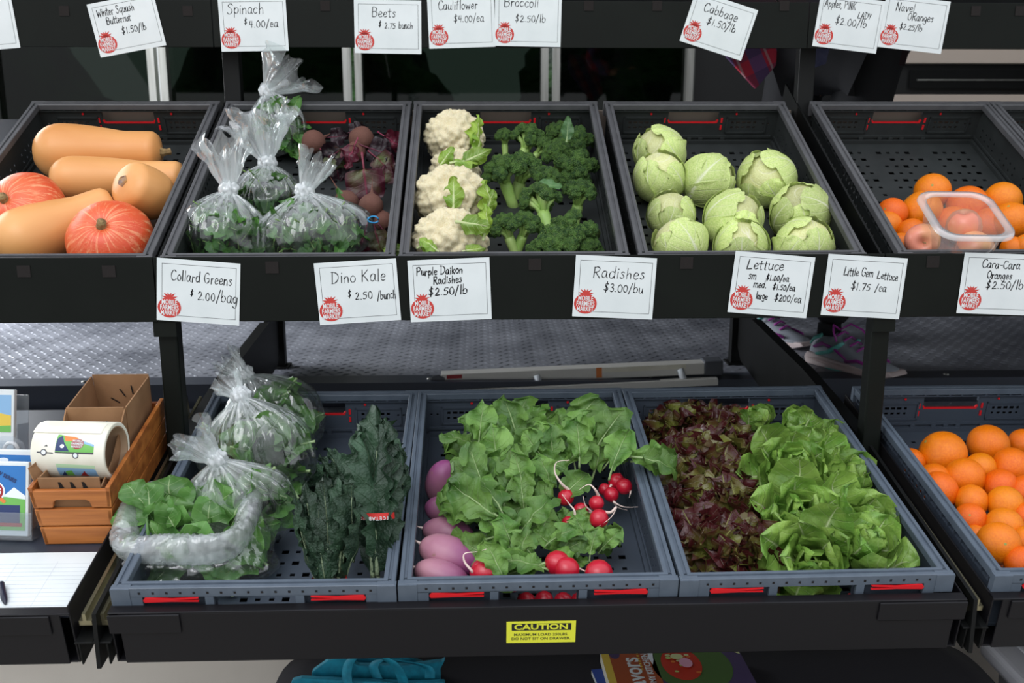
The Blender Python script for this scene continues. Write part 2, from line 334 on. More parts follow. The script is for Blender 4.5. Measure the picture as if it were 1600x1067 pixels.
# ================================================================== crates
H = .105; Wd = .4; Ln = .6
def crate_meshes():
    R = {}
    # floor with square drain holes
    holes = []
    for j, y in enumerate(np.linspace(.06, .54, 17)):
        if j in (8,): continue
        for i, x in enumerate(np.linspace(.05, .35, 15)):
            if i in (4, 10) or (j in (6, 10) and i % 3): continue
            s = .0036 if (i+j) % 3 else .0052
            if (i*7+j*5) % 11 == 0: continue
            holes.append((x-s*1.1, x+s*1.1, y-s, y+s))
    mb = MB(); mb.add(*panel(Wd-.016, Ln-.016, [(a-.008, b-.008, c-.008, d-.008) for a, b, c, d in holes], (.008, .008, .009), (1, 0, 0), (0, 1, 0)))
    for x in (.013, Wd-.019): mb.box(x, x+.006, .012, Ln-.012, .009, .018)
    for y in (.013, Ln-.019): mb.box(.012, Wd-.012, y, y+.006, .009, .018)
    R['crate_floor'] = mesh('crate_floor', mb.v, mb.f)
    # long walls
    mb = MB(); hs = []
    for k in range(26):
        for r in range(2):
            if k % 5 != 4: hs.append((.03+k*.021, .035+k*.021, .030+r*.016, .035+r*.016))
    for k in range(6):
        hs.append((.25+k*.017, .258+k*.017, .060, .067))
    for x, sgn in ((.010, 1),):
        mb.add(*panel(Ln-.012, H-.016, hs, (x, .006, .004), (0, 1, 0), (0, 0, 1)))
        for k in range(25): mb.box(*sorted((x, x-sgn*.007)), .020+k*.0233, .0225+k*.0233, H-.026, H-.012)
        mb.box(*sorted((x, x+sgn*.003)), .01, Ln-.01, .022, .026)
        mb.box(*sorted((x, x-sgn*.005)), .01, Ln-.01, H-.028, H-.026)
    R['long_wall'] = mesh('long_wall', mb.v, mb.f)
    # end walls
    mb = MB()
    for y, s in ((.010, 1),):
        hs = [(.138, .250, H-.0445-.004, H-.0205-.004)]
        for q in (.055, .285):
            for k in range(5):
                w_ = .0036 if k in (0, 4) else .0052
                hs.append((q+k*.0125-w_, q+k*.0125+w_-.001, .052, .058)); hs.append((q+k*.0125-w_*.7, q+k*.0125+w_*.7, .041, .046))
        for q in (.022, .033, .355, .367): hs.append((q, q+.004, .05, .054))
        mb.add(*panel(Wd-.012, H-.008, hs, (.006, y, .004), (1, 0, 0), (0, 0, 1)))
        mb.add(*panel(Wd-.012, .016, [(.008+k*.0246, .010+k*.0246+.018, .002, .012) for k in range(15)], (.006, y+s*.006, H-.017), (1, 0, 0), (0, 0, 1)))
        for a, b in ((.035, .125), (.265, .355)):      # shallow raised frames inside
            for bb in ((a, b, .070, .0725), (a, b, .034, .0365), (a, a+.0025, .034, .0725), (b-.0025, b, .034, .0725)):
                mb.box(bb[0], bb[1], *sorted((y, y+s*.003)), bb[2], bb[3])
        for q in (.125, .175, .20, .225, .268): mb.box(q, q+.008, *sorted((y, y+s*.006)), .010, .024)
        mb.box(.02, .38, *sorted((y, y+s*.004)), .024, .028)
    R['end_wall'] = mesh('end_wall', mb.v, mb.f)
    # rim: profile swept round the rectangle
    prof = [(.009, -.026), (.0, -.026), (0, -.001), (.001, 0), (.006, 0), (.0068, -.0028), (.0105, -.0028), (.0112, 0), (.0165, 0), (.0175, -.001), (.0175, -.012), (.0155, -.0125), (.0155, -.004)]
    prof = [(o, z if z > -.02 else -.013) for o, z in prof]
    v = []; f = []; n = len(prof)
    for (cx, cy, sx_, sy_) in ((0, 0, 1, 1), (Wd, 0, -1, 1), (Wd, Ln, -1, -1), (0, Ln, 1, -1)):
        for o, z in prof: v.append((cx+sx_*o, cy+sy_*o, H+z))
    for c in range(4):
        for k in range(n-1): a, b = c*n, ((c+1) % 4)*n; f.append((a+k, b+k, b+k+1, a+k+1))
    mb = MB(); mb.add(v, f)
    for cx in (0, Wd-.024):
        for cy, cc in ((-.002, 1), (Ln-.010, -1)):
            mb.box(cx-.0015, cx+.0255, cy, cy+.012, H-.030, H-.0005)
    # outer end bands: punched strip below the rim at each end
    for y in (-.001, Ln+.001):
        mb.add(*panel(Wd-.05, .014, [(.012+k*.0192, .0155+k*.0192, .005, .0085) for k in range(18)], (.025, y, H-.0145), (1, 0, 0), (0, 0, 1)))
        for a, b in ((.025, .042), (.13, .142), (.258, .270), (.358, .375)): mb.box(a, b, *sorted((y, y+(.006 if y < .1 else -.006))), H-.034, H-.0145)
        mb.box(.022, Wd-.022, *sorted((y, y+(.009 if y < .1 else -.009))), H-.0150, H-.0140)
    R['rim'] = mesh('rim', mb.v, mb.f)
    # red handle catch pieces
    mb = MB()
    for y, s in ((.010, 1),):
        mb.prism([(.143, H-.040), (.146, H-.040), (.149, H-.0445), (.251, H-.0445), (.254, H-.040), (.257, H-.040), (.254, H-.0475), (.146, H-.0475)], 'y', y-.003, y+.0012)
    R['handle_catch'] = mesh('handle_catch', mb.v, mb.f)
    mb = MB()
    for y in (-.00125, Ln+.00125):
        for k in range(18): mb.box(.037+k*.0192, .0405+k*.0192, *sorted((y, y*.99)), H-.0100, H-.0070)  # near-black boxes laid on the band for the shade inside its holes
    R['vent_shade'] = mesh('vent_shade', mb.v, mb.f)
    mb = MB(); mb.box(-.002, .002, -.0015, .0012, -.0055, .0055); R['catch_clip'] = mesh('catch_clip', mb.v, mb.f)
    mb = MB(); mb.lathe([(0, .0015), (.002, .0015), (.0026, 0)], 12, Matrix.Rotation(PI/2, 4, 'X')); R['catch_dot'] = mesh('catch_dot', mb.v, mb.f)
    mb = MB(); mb.prism([(-.040, -.0035), (-.037, .001), (-.028, .001), (.0, -.0015), (.038, .0006), (.038, -.0006), (.004, -.003), (.038, -.0052), (.038, -.0065), (0, -.0058), (-.038, -.0070)], 'y', -.0015, .002)
    R['red_latch'] = mesh('red_latch', mb.v, mb.f)
    return R
CM = crate_meshes(); CMU = {k: v.copy() for k, v in CM.items()}
GRAY = ('crate_floor', 'long_wall', 'end_wall', 'rim')
for q, mm in ((CM, 'crate_l'), (CMU, 'crate_u')):
    for k in q: q[k].materials.append(M[('rim_'+mm[-1] if k == 'rim' else mm) if k in GRAY else 'velcro' if k == 'vent_shade' else 'red'])
def crate(t, x, label, group, rz=0, dy=0):
    q = CM if t == 'L' else CMU
    c = thing('plastic_crate', label, 'crate', tm(t, x, dy-(.004 if t == 'U' else 0), -H-(.005 if t == 'U' else 0), rz), group)
    FLIP = Matrix.Translation((Wd, Ln, 0)) @ Matrix.Rotation(PI, 4, 'Z')
    for k in GRAY + ('handle_catch',):
        for mm in ((None,) if k in ('crate_floor', 'rim') else (None, FLIP)):
            o = part(k, q[k], None, c, mm)
            if k in ('crate_floor', 'long_wall', 'end_wall'):
                s = o.modifiers.new('thick', 'SOLIDIFY'); s.thickness = .0016; s.offset = 0
    part('vent_shade', q['vent_shade'], None, c, kind='stuff')
    for y in (.0115, Ln-.0115):
        for xx in (.136, .264):
            for z in (H-.040, H-.057): part('catch_clip', q['catch_clip'], None, c, Matrix.Translation((xx, y, z)))
        for xx in (.105, .295): part('catch_dot', q['catch_dot'], None, c, Matrix.Translation((xx, y if y < .1 else y-.001, H-.024)) @ Matrix.Rotation(PI if y < .1 else 0, 4, 'Z'))
    for y in (-.001, Ln+.001):
        for i, xx in enumerate((.083, .318)):
            part('red_latch', q['red_latch'], None, c, Matrix.Translation((xx, y, H-.0165)) @ Matrix.Rotation(PI*i, 4, 'Z'))
    return c
GL, GU = 'grey crates on the lower drawers', 'grey crates on the upper shelf'
crate('L', -.5223, 'slate grey plastic crate on the lower drawer holding the bagged collards and kale', GL, -.004)
crate('L', -.1169, 'slate grey plastic crate on the lower drawer holding radish greens and purple daikon', GL, .006)
crate('L', .2883, 'slate grey plastic crate on the lower drawer holding the red and green lettuces', GL, .010)
crate('L', .748, 'slate grey plastic crate of oranges at the lower right edge', GL)
crate('U', -.9604, 'dark grey plastic crate on the upper shelf holding the butternut and red squashes', GU)
crate('U', -.5445, 'dark grey plastic crate on the upper shelf holding bagged spinach and beets', GU)
crate('U', -.1375, 'dark grey plastic crate on the upper shelf holding cauliflower and broccoli', GU)
crate('U', .2795, 'dark grey plastic crate on the upper shelf holding the green cabbages', GU)
crate('U', .7385, 'dark grey plastic crate on the upper shelf with oranges and a clear tub', GU)
crate('U', 1.143, 'dark grey empty plastic crate cut off by the right edge, upper shelf', GU)
# ================================================================== hand lettering: one pen stroke per polyline, units of cap height / 10
G = {
'A': (7, '0,0 3,10 6,0|1.2,3.5 5,3.5'), 'B': (6.5, '.5,0 .5,10 3.5,10 5,8.5 4.5,6 .7,5.4|3,5.5 5.5,4.5 5.5,1.5 3.5,0 .5,0'), 'C': (6.5, '5.5,8.5 4,10 2,9.5 .5,6.5 .5,3 2,.5 4,0 6,1.5'),
'D': (7, '1,0 1,10|0,10 3.5,9.5 6,7 6,3.5 3.5,.5 .5,0'), 'G': (7, '5.8,8.6 4,10 1.5,9 .3,5 1.5,1 4,0 6,2 6,4.5 3.8,4.5'), 'I': (3, '1.5,0 1.5,9'), 'K': (6.5, '.8,0 .8,10|5.5,10 1,4.5|1,5 3,4 5.8,0'),
'L': (6, '1.5,10 .5,0.4 1,0 5.2,.6'), 'N': (6.5, '.5,0 .8,9.5 .9,9 5,.4 5.2,0 5.4,9.6'), 'O': (6.8, '3.4,9.6 1,8 .5,4 2,.5 4.5,.5 6,3.5 5.5,8 3.4,9.6'), 'P': (6, '.8,0 .8,9.6|0,9 3.5,10 5.4,8 4.4,5.5 .9,4.6'),
'R': (6.5, '.8,0 .8,9.6|.2,9 3.2,10 5.2,8.4 4.2,5.8 1,4.8|2,5 5.8,0'), 'S': (6.2, '5.4,8.6 4,10 2,9.4 1.4,7.5 4.2,5 5,2.5 3.5,.2 1.4,.2 .4,1.6'), 'W': (8.5, '.2,8.6 1.8,.2 2,0 4.2,6 4.4,6 6,.2 6.2,0 8.4,9'), 'Y': (6, '.4,9.6 3,5|5.6,9.6 1.8,0'),
'a': (5.4, '4.2,5.2 2.2,5.8 .6,4 .6,1.2 2,0 3.6,1.2 4.2,5.4 4.2,1.2 5,0'), 'b': (5.4, '.8,10 .8,.4|.8,3.6 2.6,5.4 4.4,4 4.4,1.2 2.8,0 .8,.6'), 'c': (4.8, '4,4.8 2.4,5.6 .8,4 .8,1.4 2.4,0 4.2,1'), 'd': (5.6, '4.2,5 2.2,5.6 .6,4 .6,1.2 2.2,0 4.2,1.6|4.6,10 4.3,.2'),
'e': (4.8, '.8,2.8 3.6,3.2 4,4.4 2.6,5.7 1,4.4 .7,1.6 2.2,0 4.2,.9'), 'f': (4, '3.8,9.2 2.4,10 1.4,8.4 1.2,0|0,5.2 3.2,5.4'), 'g': (5.2, '4,5 2.2,5.6 .6,4 .8,1.4 2.4,.6 4,2.4 4.2,5.4 4,-2 2.4,-3.6 .6,-2.4'), 'h': (5.2, '.8,10 .8,0|.8,3.4 2.6,5.4 4,4.2 4.2,0'),
'i': (2.2, '1,5.4 1,0|1.1,7.6 1.15,7.9'), 'k': (4.8, '.8,10 .8,0|3.8,5.6 1,2.8|1.8,3.4 4.2,0'), 'l': (2.2, '1,10 1,0'), 'm': (7.4, '.6,5.4 .6,0|.6,3.6 2.4,5.4 3.4,4.4 3.5,0|3.5,3.6 5.2,5.4 6.4,4.2 6.6,0'), 'n': (5, '.6,5.4 .6,0|.6,3.4 2.6,5.4 4,4.2 4.2,0'),
'o': (5, '2.5,5.6 .8,4.4 .6,1.6 2.2,0 4,1.2 4.2,4 2.5,5.6'), 'p': (5.2, '.8,5.6 .8,-3.6|.8,4 2.8,5.6 4.4,4 4,1 2.4,.2 .9,1'), 'q': (5.2, '4,5 2.2,5.6 .6,4 .8,1.2 2.4,.2 4,1.8|4.2,5.6 4.2,-3.4'), 'r': (4, '.8,5.4 .8,0|.8,3.4 2,5.2 3.6,5'),
's': (4.4, '3.6,5 2.2,5.7 1,4.6 2.8,2.8 3.4,1.2 2,0 .5,.7'), 't': (3.8, '1.8,8.6 1.7,.6 3,0|0,5.8 3.6,6'), 'u': (5.2, '.7,5.4 .8,1.2 2.2,0 4,1.4 4.3,5.4 4.3,.8 5,0'), 'v': (4.6, '.4,5.4 2.1,.2 2.3,.2 4.2,5.6'), 'w': (6.6, '.4,5.4 1.7,.2 2,.2 3.3,4 4.8,.2 5.1,.2 6.2,5.6'), 'y': (5, '.4,5.4 2.4,1|4.2,5.4 1.4,-3.4'),
'0': (5.6, '2.8,7.6 .9,6 .8,2 2.4,0 4.4,1 4.8,5 2.8,7.6'), '1': (3.4, '1.6,7.8 1.5,0'), '2': (5.4, '.8,6 2.2,7.7 4,6.6 3.6,4 .6,.3 1,.1 4.8,.4'), '3': (5, '.8,7.2 2.6,7.8 4,6.4 2.2,4.4|2.2,4.4 4.2,3 3.6,.6 1.8,0 .5,1'), '4': (5.4, '1.4,7.6 .7,3.6 4.6,3.8|3.8,7.8 3.6,0'),
'5': (5.2, '4.4,7.6 1.4,7.5 1.1,4.6 3.2,4.9 4.4,3 3.2,.3 .7,.5'), '7': (5.2, '.6,7.3 4.6,7.6 4.5,7.2 2,0'), '$': (6.4, '5,7.4 3.4,8 1.6,6.8 2.4,5 4.4,4 4.6,2.2 2.8,1 1,1.8|3.4,9.6 2.8,-.6'), '/': (4.6, '3.8,9.6 .6,-1.6'), '.': (2.6, '1,.4 1.3,.2'), ',': (2.6, '1.3,.6 .8,-1'), '-': (4.4, '.8,3.4 3.6,3.6'), ' ': (3.4, '')}
def catmull(p, k=4):
    if len(p) < 3: return p
    o = []
    for i in range(len(p)-1):
        a = p[max(i-1, 0)]; b = p[i]; c = p[i+1]; d = p[min(i+2, len(p)-1)]
        for j in range(k):
            t = j/k; t2, t3 = t*t, t*t*t
            o.append(tuple(.5*(2*b[q]+(c[q]-a[q])*t+(2*a[q]-5*b[q]+4*c[q]-d[q])*t2+(3*b[q]-a[q]-3*c[q]+d[q])*t3) for q in (0, 1)))
    return o+[p[-1]]
def handwriting(s, x, y, hgt, pen=.00075, slant=.08, squeeze=1, z=.0006, rise=0):
    v = []; f = []; cx = 0; k = hgt/10; r_ = random.Random(s)
    for ch in s:
        adv, st = G[ch]; jx, jy, js = r_.uniform(-.2, .2), r_.uniform(-.35, .35), r_.uniform(.94, 1.06)
        for stroke in st.split('|'):
            if not stroke: continue
            p = [tuple(map(float, q.split(','))) for q in stroke.split()]
            p = [(cx+jx+a*js+b*slant*1.0, b*js+jy) for a, b in p]; p = catmull(p)
            p = [(x+a*k*squeeze, y+b*k+a*k*squeeze*rise) for a, b in p]
            n0 = len(v); m = len(p)
            for i, q in enumerate(p):
                a = p[max(i-1, 0)]; b = p[min(i+1, m-1)]; dx, dy = b[0]-a[0], b[1]-a[1]; L = math.hypot(dx, dy) or 1
                w_ = pen*.5*(.85+.3*math.sin(i*.7+n0)); nx, ny = -dy/L*w_, dx/L*w_
                if i == 0: q = (q[0]-dx/L*w_, q[1]-dy/L*w_)
                if i == m-1: q = (q[0]+dx/L*w_, q[1]+dy/L*w_)
                v += [(q[0]+nx, q[1]+ny, z), (q[0]-nx, q[1]-ny, z)]
            f += [(n0+2*i, n0+2*i+1, n0+2*i+3, n0+2*i+2) for i in range(m-1)]
        cx += adv+.6
    return mesh('handwriting', v, f)
CW, CH = .1405, .108
def card_mesh():
    nx, ny = 10, 6; v = []; f = []
    for zz in (.0004, 0):
        for j in range(ny+1):
            for i in range(nx+1): v.append((-CW/2+CW*i/nx, -CH/2+CH*j/ny, zz))
    W1 = nx+1; n = W1*(ny+1)
    for j in range(ny):
        for i in range(nx):
            a = j*W1+i; f.append((a, a+1, a+1+W1, a+W1)); f.append((a+n, a+W1+n, a+1+W1+n, a+1+n))
    ring = [i for i in range(W1)]+[W1*(j+1)-1 for j in range(1, ny+1)]+[W1*ny+i for i in range(nx-1, -1, -1)]+[W1*j for j in range(ny-1, 0, -1)]
    for q in range(len(ring)): a, b = ring[q], ring[(q+1) % len(ring)]; f.append((a, a+n, b+n, b))
    return mesh('card', v, f)
CARD = card_mesh()
_m = MB(); bx0, by0, bx1, by1, t_ = -CW/2+.0085, -CH/2+.0095, CW/2-.0065, CH/2-.0085, .0006
for a in ((bx0, bx1, by0, by0+t_), (bx0, bx1, by1-t_, by1), (bx0, bx0+t_, by0+t_, by1-t_), (bx1-t_, bx1, by0+t_, by1-t_)): _m.box(a[0], a[1], a[2], a[3], .0004, .00055)
BORDER = mesh('border', _m.v, _m.f)
_v = [(0, 0, 0)]; _k = 28
for i in range(_k): a = 2*PI*i/_k; _v.append((.0198*math.cos(a), .0178*math.sin(a)-.001, 0))
_f = [(0, 1+i, 1+(i+1) % _k) for i in range(_k)]; _q = [(x, y, z+.0008) for x, y, z in _v]
LOGO = mesh('logo', _q, _f)
_v = []; _f = []
for a, L in ((-66, .015), (-38, .016), (-13, .014), (13, .014), (38, .016), (66, .015)):
    r = math.radians(a); n = len(_v); dx, dy = math.sin(r), math.cos(r); px_, py_ = dy, -dx
    _v += [(-.0016*px_, .0135-.0016*py_, .0008), (.0016*px_, .0135+.0016*py_, .0008), (dx*L*.55+.0016*px_, .0135+dy*L*.55+.0016*py_, .0008), (dx*L, .0135+dy*L*.85, .0008), (dx*L*.55-.0016*px_, .0135+dy*L*.55-.0016*py_, .0008)]
    _f.append((n, n+1, n+2, n+3, n+4))
CROWN = mesh('crown', _v, _f)
def price_card(cx, cy, ang, Y, lines, label, row, tilt=0, pen=.00125, extra=0):
    p = at_y(cx, cy, Y-.0015-extra)
    m = T_(p) @ Matrix.Rotation(-math.radians(ang)*-1, 4, 'Y').inverted() @ Matrix.Rotation(PI/2-math.radians(tilt), 4, 'X')
    c = thing('price_card', label, 'sign', m, row)
    part('card_sheet', CARD, 'white', c); part('card_border', BORDER, 'ink', c)
    for s, fx, fy, h, sq, rise in lines:
        part('handwriting', handwriting(s, -CW/2+fx*CW, -CH/2+fy*CH, h*CH*1.1, pen*1.3, squeeze=sq, rise=rise), 'ink', c)
    lg = part('tomato_logo', LOGO, 'tomato', c, T_((-CW/2+.0215, -CH/2+.0245, 0)))
    part('tomato_crown', CROWN, 'tomato', lg)
    for i, (s, sz, sx_) in enumerate((('MOBILE', .0118, .66), ('FARMERS', .0122, .64), ('MARKET', .0118, .66))):
        txt('logo_text', s, sz, 'white', lg, T_((0, .0080-.0094*i, .001)), offset=.00022, sx=sx_)
    return c
RM, RT_ = 'price cards on the middle rail', 'price cards on the top rail'
# (text, left, baseline, cap height, squeeze, rise) as fractions of the card
price_card(310, 456, -4.6, 1.70, [('Collard Greens', .17, .66, .15, .80, -.02), ('$', .40, .43, .10, .8, 0), ('2.00', .49, .37, .15, .8, 0), ('/bag', .71, .37, .17, .82, -.05)], 'white price card for collard greens at two dollars a bag', RM)
price_card(559, 456, 3.4, 1.70, [('Dino Kale', .19, .66, .17, 1.0, 0), ('$', .37, .42, .12, .8, 0), ('2.50', .46, .38, .14, .88, 0), ('/bunch', .73, .36, .13, .64, 0)], 'white price card reading Dino Kale', RM)
price_card(703, 453, 2.0, 1.70, [('Purple Daikon', .10, .75, .115, .86, .02), ('Radishes', .30, .605, .115, .85, .03), ('$2.50/lb', .23, .42, .14, .98, .02)], 'white price card for purple daikon radishes', RM, pen=.0016)
price_card(960, 449, -2.8, 1.70, [('Radishes', .22, .65, .17, 1.05, 0), ('$3.00/bu', .36, .43, .14, .94, 0)], 'white price card for radishes at three dollars, alone right of centre', RM)
price_card(1205, 445, -5, 1.70, [('Lettuce', .16, .73, .15, 1.0, .02), ('sm', .20, .57, .12, .8, 0), ('$1.00/ea', .42, .57, .10, .8, 0), ('med.', .28, .44, .11, .8, 0), ('$1.50/ea', .52, .43, .10, .8, 0), ('large', .33, .26, .10, .72, 0), ('$200/ea', .56, .25, .12, .82, 0)], 'white price card listing lettuce in three sizes', RM, pen=.0014)
price_card(1350, 448, -3.6, 1.70, [('Little Gem', .22, .67, .12, .72, .0), ('Lettuce', .645, .65, .115, .74, -.08), ('$1.75', .33, .44, .13, .9, 0), ('/ea', .64, .44, .12, .9, 0)], 'white price card reading Little Gem Lettuce', RM)
price_card(1562, 444, -2.4, 1.70, [('Cara-Cara', .24, .76, .12, .92, 0), ('Oranges', .32, .59, .11, .88, 0), ('$2.50/lb', .32, .42, .14, .98, .02)], 'white price card for cara-cara oranges, cut by the right edge', RM, pen=.0014)
price_card(-29, 37, 5, 2.20, [], 'corner of a white price card cut by the left edge, top rail', RT_)
price_card(198, 39, 10.5, 2.20, [('Winter Squash', .11, .74, .13, .72, 0), ('Butternut', .22, .57, .12, .76, 0), ('$1.50/lb', .40, .35, .13, .86, 0)], 'white tilted price card for butternut winter squash', RT_, pen=.0014)
price_card(396, 38, 1, 2.20, [('Spinach', .12, .70, .17, 1.0, 0), ('$', .36, .50, .12, .8, 0), ('4.00/ea', .43, .44, .14, .98, 0)], 'white price card reading Spinach, above the bagged greens', RT_)
price_card(606, 42, -.8, 2.20, [('Beets', .26, .68, .16, 1.0, 0), ('$', .36, .50, .11, .8, 0), ('2.75', .45, .47, .12, .8, 0), ('bunch', .66, .47, .12, .74, 0)], 'white price card reading Beets', RT_)
price_card(721, 33, 1.8, 2.20, [('Cauliflower', .16, .72, .15, .86, 0), ('$4.00/ea', .38, .48, .14, .86, 0)], 'white price card reading Cauliflower', RT_)
price_card(825, 31, -1, 2.20, [('Broccoli', .14, .74, .16, .98, 0), ('$2.50/lb', .30, .46, .14, .94, 0)], 'white price card reading Broccoli, overlapping the cauliflower card', RT_, extra=.001)
price_card(1123, 40, -17, 2.20, [('Cabbage', .20, .67, .16, .96, 0), ('$1.50/lb', .30, .46, .14, 1.0, 0)], 'white price card reading Cabbage, tilted steeply clockwise', RT_, pen=.0014)
price_card(1326, 37, -6.5, 2.20, [('Apples, PINK', .09, .77, .13, .68, .0), ('LADY', .62, .62, .11, .80, 0), ('$2.00/lb', .28, .46, .15, .94, 0)], 'white price card for apples at two dollars, right of the shelf seam', RT_)
price_card(1428, 38, -6, 2.20, [('Navel', .18, .72, .14, .94, 0), ('ORanges', .38, .57, .13, .88, .02), ('$2.25/lb', .28, .38, .12, .86, 0)], 'white price card reading Navel Oranges', RT_)
# ================================================================== produce: shape helpers
def ico(sub):
    bm = bmesh.new(); bmesh.ops.create_icosphere(bm, subdivisions=sub, radius=1); v = [x.co.copy() for x in bm.verts]; f = [tuple(q.index for q in p.verts) for p in bm.faces]; bm.free(); return v, f
ICO = {k: ico(k) for k in (2, 3, 4, 5)}
def fib(n, seed=0):
    r_ = random.Random(seed); o = []
    for i in range(n):
        z = 1-2*(i+.5)/n; a = i*2.39996; r = math.sqrt(1-z*z); o.append((r*math.cos(a)+r_.uniform(-.3, .3)/math.sqrt(n), r*math.sin(a)+r_.uniform(-.3, .3)/math.sqrt(n), z+r_.uniform(-.3, .3)/math.sqrt(n)))
    a = np.array(o); return a/np.linalg.norm(a, axis=1)[:, None]
def bumps(dirs, pts, k):
    """height of the union of round bumps at pts, on unit directions"""
    d = np.arccos(np.clip(dirs @ pts.T, -1, 1)).min(axis=1)*k
    return np.sqrt(np.clip(1-d*d, 0, 1))
def look(P, ydir, zhint=(0, -.5, 1), roll=0, s=1):
    """matrix whose Y axis follows ydir and whose Z axis leans to zhint"""
    y = Vector(ydir).normalized(); z = Vector(zhint); z = (z-y*z.dot(y))
    z = y.orthogonal() if z.length < 1e-4 else z
    z.normalize(); x = y.cross(z)
    return Matrix.Translation(P) @ Matrix((x, y, z)).transposed().to_4x4() @ Matrix.Rotation(roll, 4, 'Y') @ (Matrix.Scale(s, 4) if not hasattr(s, '__len__') else Matrix.Diagonal((*s, 1)))
def zlook(P, zdir, spin=0, s=1):
    q = Vector(zdir).to_track_quat('Z', 'Y').to_matrix().to_4x4()
    return Matrix.Translation(P) @ q @ Matrix.Rotation(spin, 4, 'Z') @ (Matrix.Scale(s, 4) if not hasattr(s, '__len__') else Matrix.Diagonal((*s, 1)))
def sdir(dx, dy, toward=0):
    """a world direction from right / up as seen, plus a lean towards the viewer"""
    return (RT*dx+UP*dy-FWD*toward).normalized()
class NT:
    def __init__(s, name, rough=.45, spec=None):
        s.m = D.materials.new(name); s.m.use_nodes = True; s.n = s.m.node_tree; s.b = s.n.nodes['Principled BSDF']; s.b.inputs['Roughness'].default_value = rough
        if spec is not None: s.b.inputs['Specular IOR Level'].default_value = spec
        s.tc = s.n.nodes.new('ShaderNodeTexCoord'); s.oi = s.n.nodes.new('ShaderNodeObjectInfo')
    def link(s, a, b): s.n.links.new(a, b)
    def math(s, op, a, b=None, c=None, clamp=False):
        q = s.n.nodes.new('ShaderNodeMath'); q.operation = op; q.use_clamp = clamp
        for i, x in enumerate((a, b, c)):
            if x is None: continue
            if isinstance(x, (int, float)): q.inputs[i].default_value = x
            else: s.link(x, q.inputs[i])
        return q.outputs[0]
    def noise(s, scale, detail=4, vec=None, stretch=None, rough=.5):
        q = s.n.nodes.new('ShaderNodeTexNoise'); q.inputs['Scale'].default_value = scale; q.inputs['Detail'].default_value = detail; q.inputs['Roughness'].default_value = rough
        v = vec if vec is not None else s.tc.outputs['Object']
        mp = s.n.nodes.new('ShaderNodeMapping'); s.link(v, mp.inputs[0])
        if stretch: mp.inputs['Scale'].default_value = stretch
        cb = s.n.nodes.new('ShaderNodeCombineXYZ'); s.link(s.math('MULTIPLY', s.oi.outputs['Random'], 37.), cb.inputs[0]); s.link(cb.outputs[0], mp.inputs['Location'])
        s.link(mp.outputs[0], q.inputs[0]); return q.outputs[0]
    def ramp(s, x, lo, hi):
        q = s.n.nodes.new('ShaderNodeMapRange'); s.link(x, q.inputs[0]); q.inputs[1].default_value = lo; q.inputs[2].default_value = hi; return q.outputs[0]
    def mix(s, f, a, b):
        q = s.n.nodes.new('ShaderNodeMix'); q.data_type = 'RGBA'
        if isinstance(f, (int, float)): q.inputs[0].default_value = f
        else: s.link(f, q.inputs[0])
        for i, x in ((6, a), (7, b)):
            if isinstance(x, (str, tuple)): q.inputs[i].default_value = rgb(x)
            else: s.link(x, q.inputs[i])
        return q.outputs[2]
    def out(s, col, bump=None, strength=.5, dist=.001, translucent=0, sss=0):
        s.link(col, s.b.inputs['Base Color'])
        if bump is not None:
            u = s.n.nodes.new('ShaderNodeBump'); u.inputs['Strength'].default_value = strength; u.inputs['Distance'].default_value = dist; s.link(bump, u.inputs['Height']); s.link(u.outputs[0], s.b.inputs['Normal'])
        if sss: s.b.inputs['Subsurface Weight'].default_value = sss; s.b.inputs['Subsurface Radius'].default_value = (1, .7, .4); s.b.inputs['Subsurface Scale'].default_value = .006
        if translucent:
            t = s.n.nodes.new('ShaderNodeBsdfTranslucent'); s.link(col, t.inputs[0]); x = s.n.nodes.new('ShaderNodeMixShader'); x.inputs[0].default_value = translucent
            s.link(s.b.outputs[0], x.inputs[1]); s.link(t.outputs[0], x.inputs[2]); s.link(x.outputs[0], s.n.nodes['Material Output'].inputs[0])
        return s.m
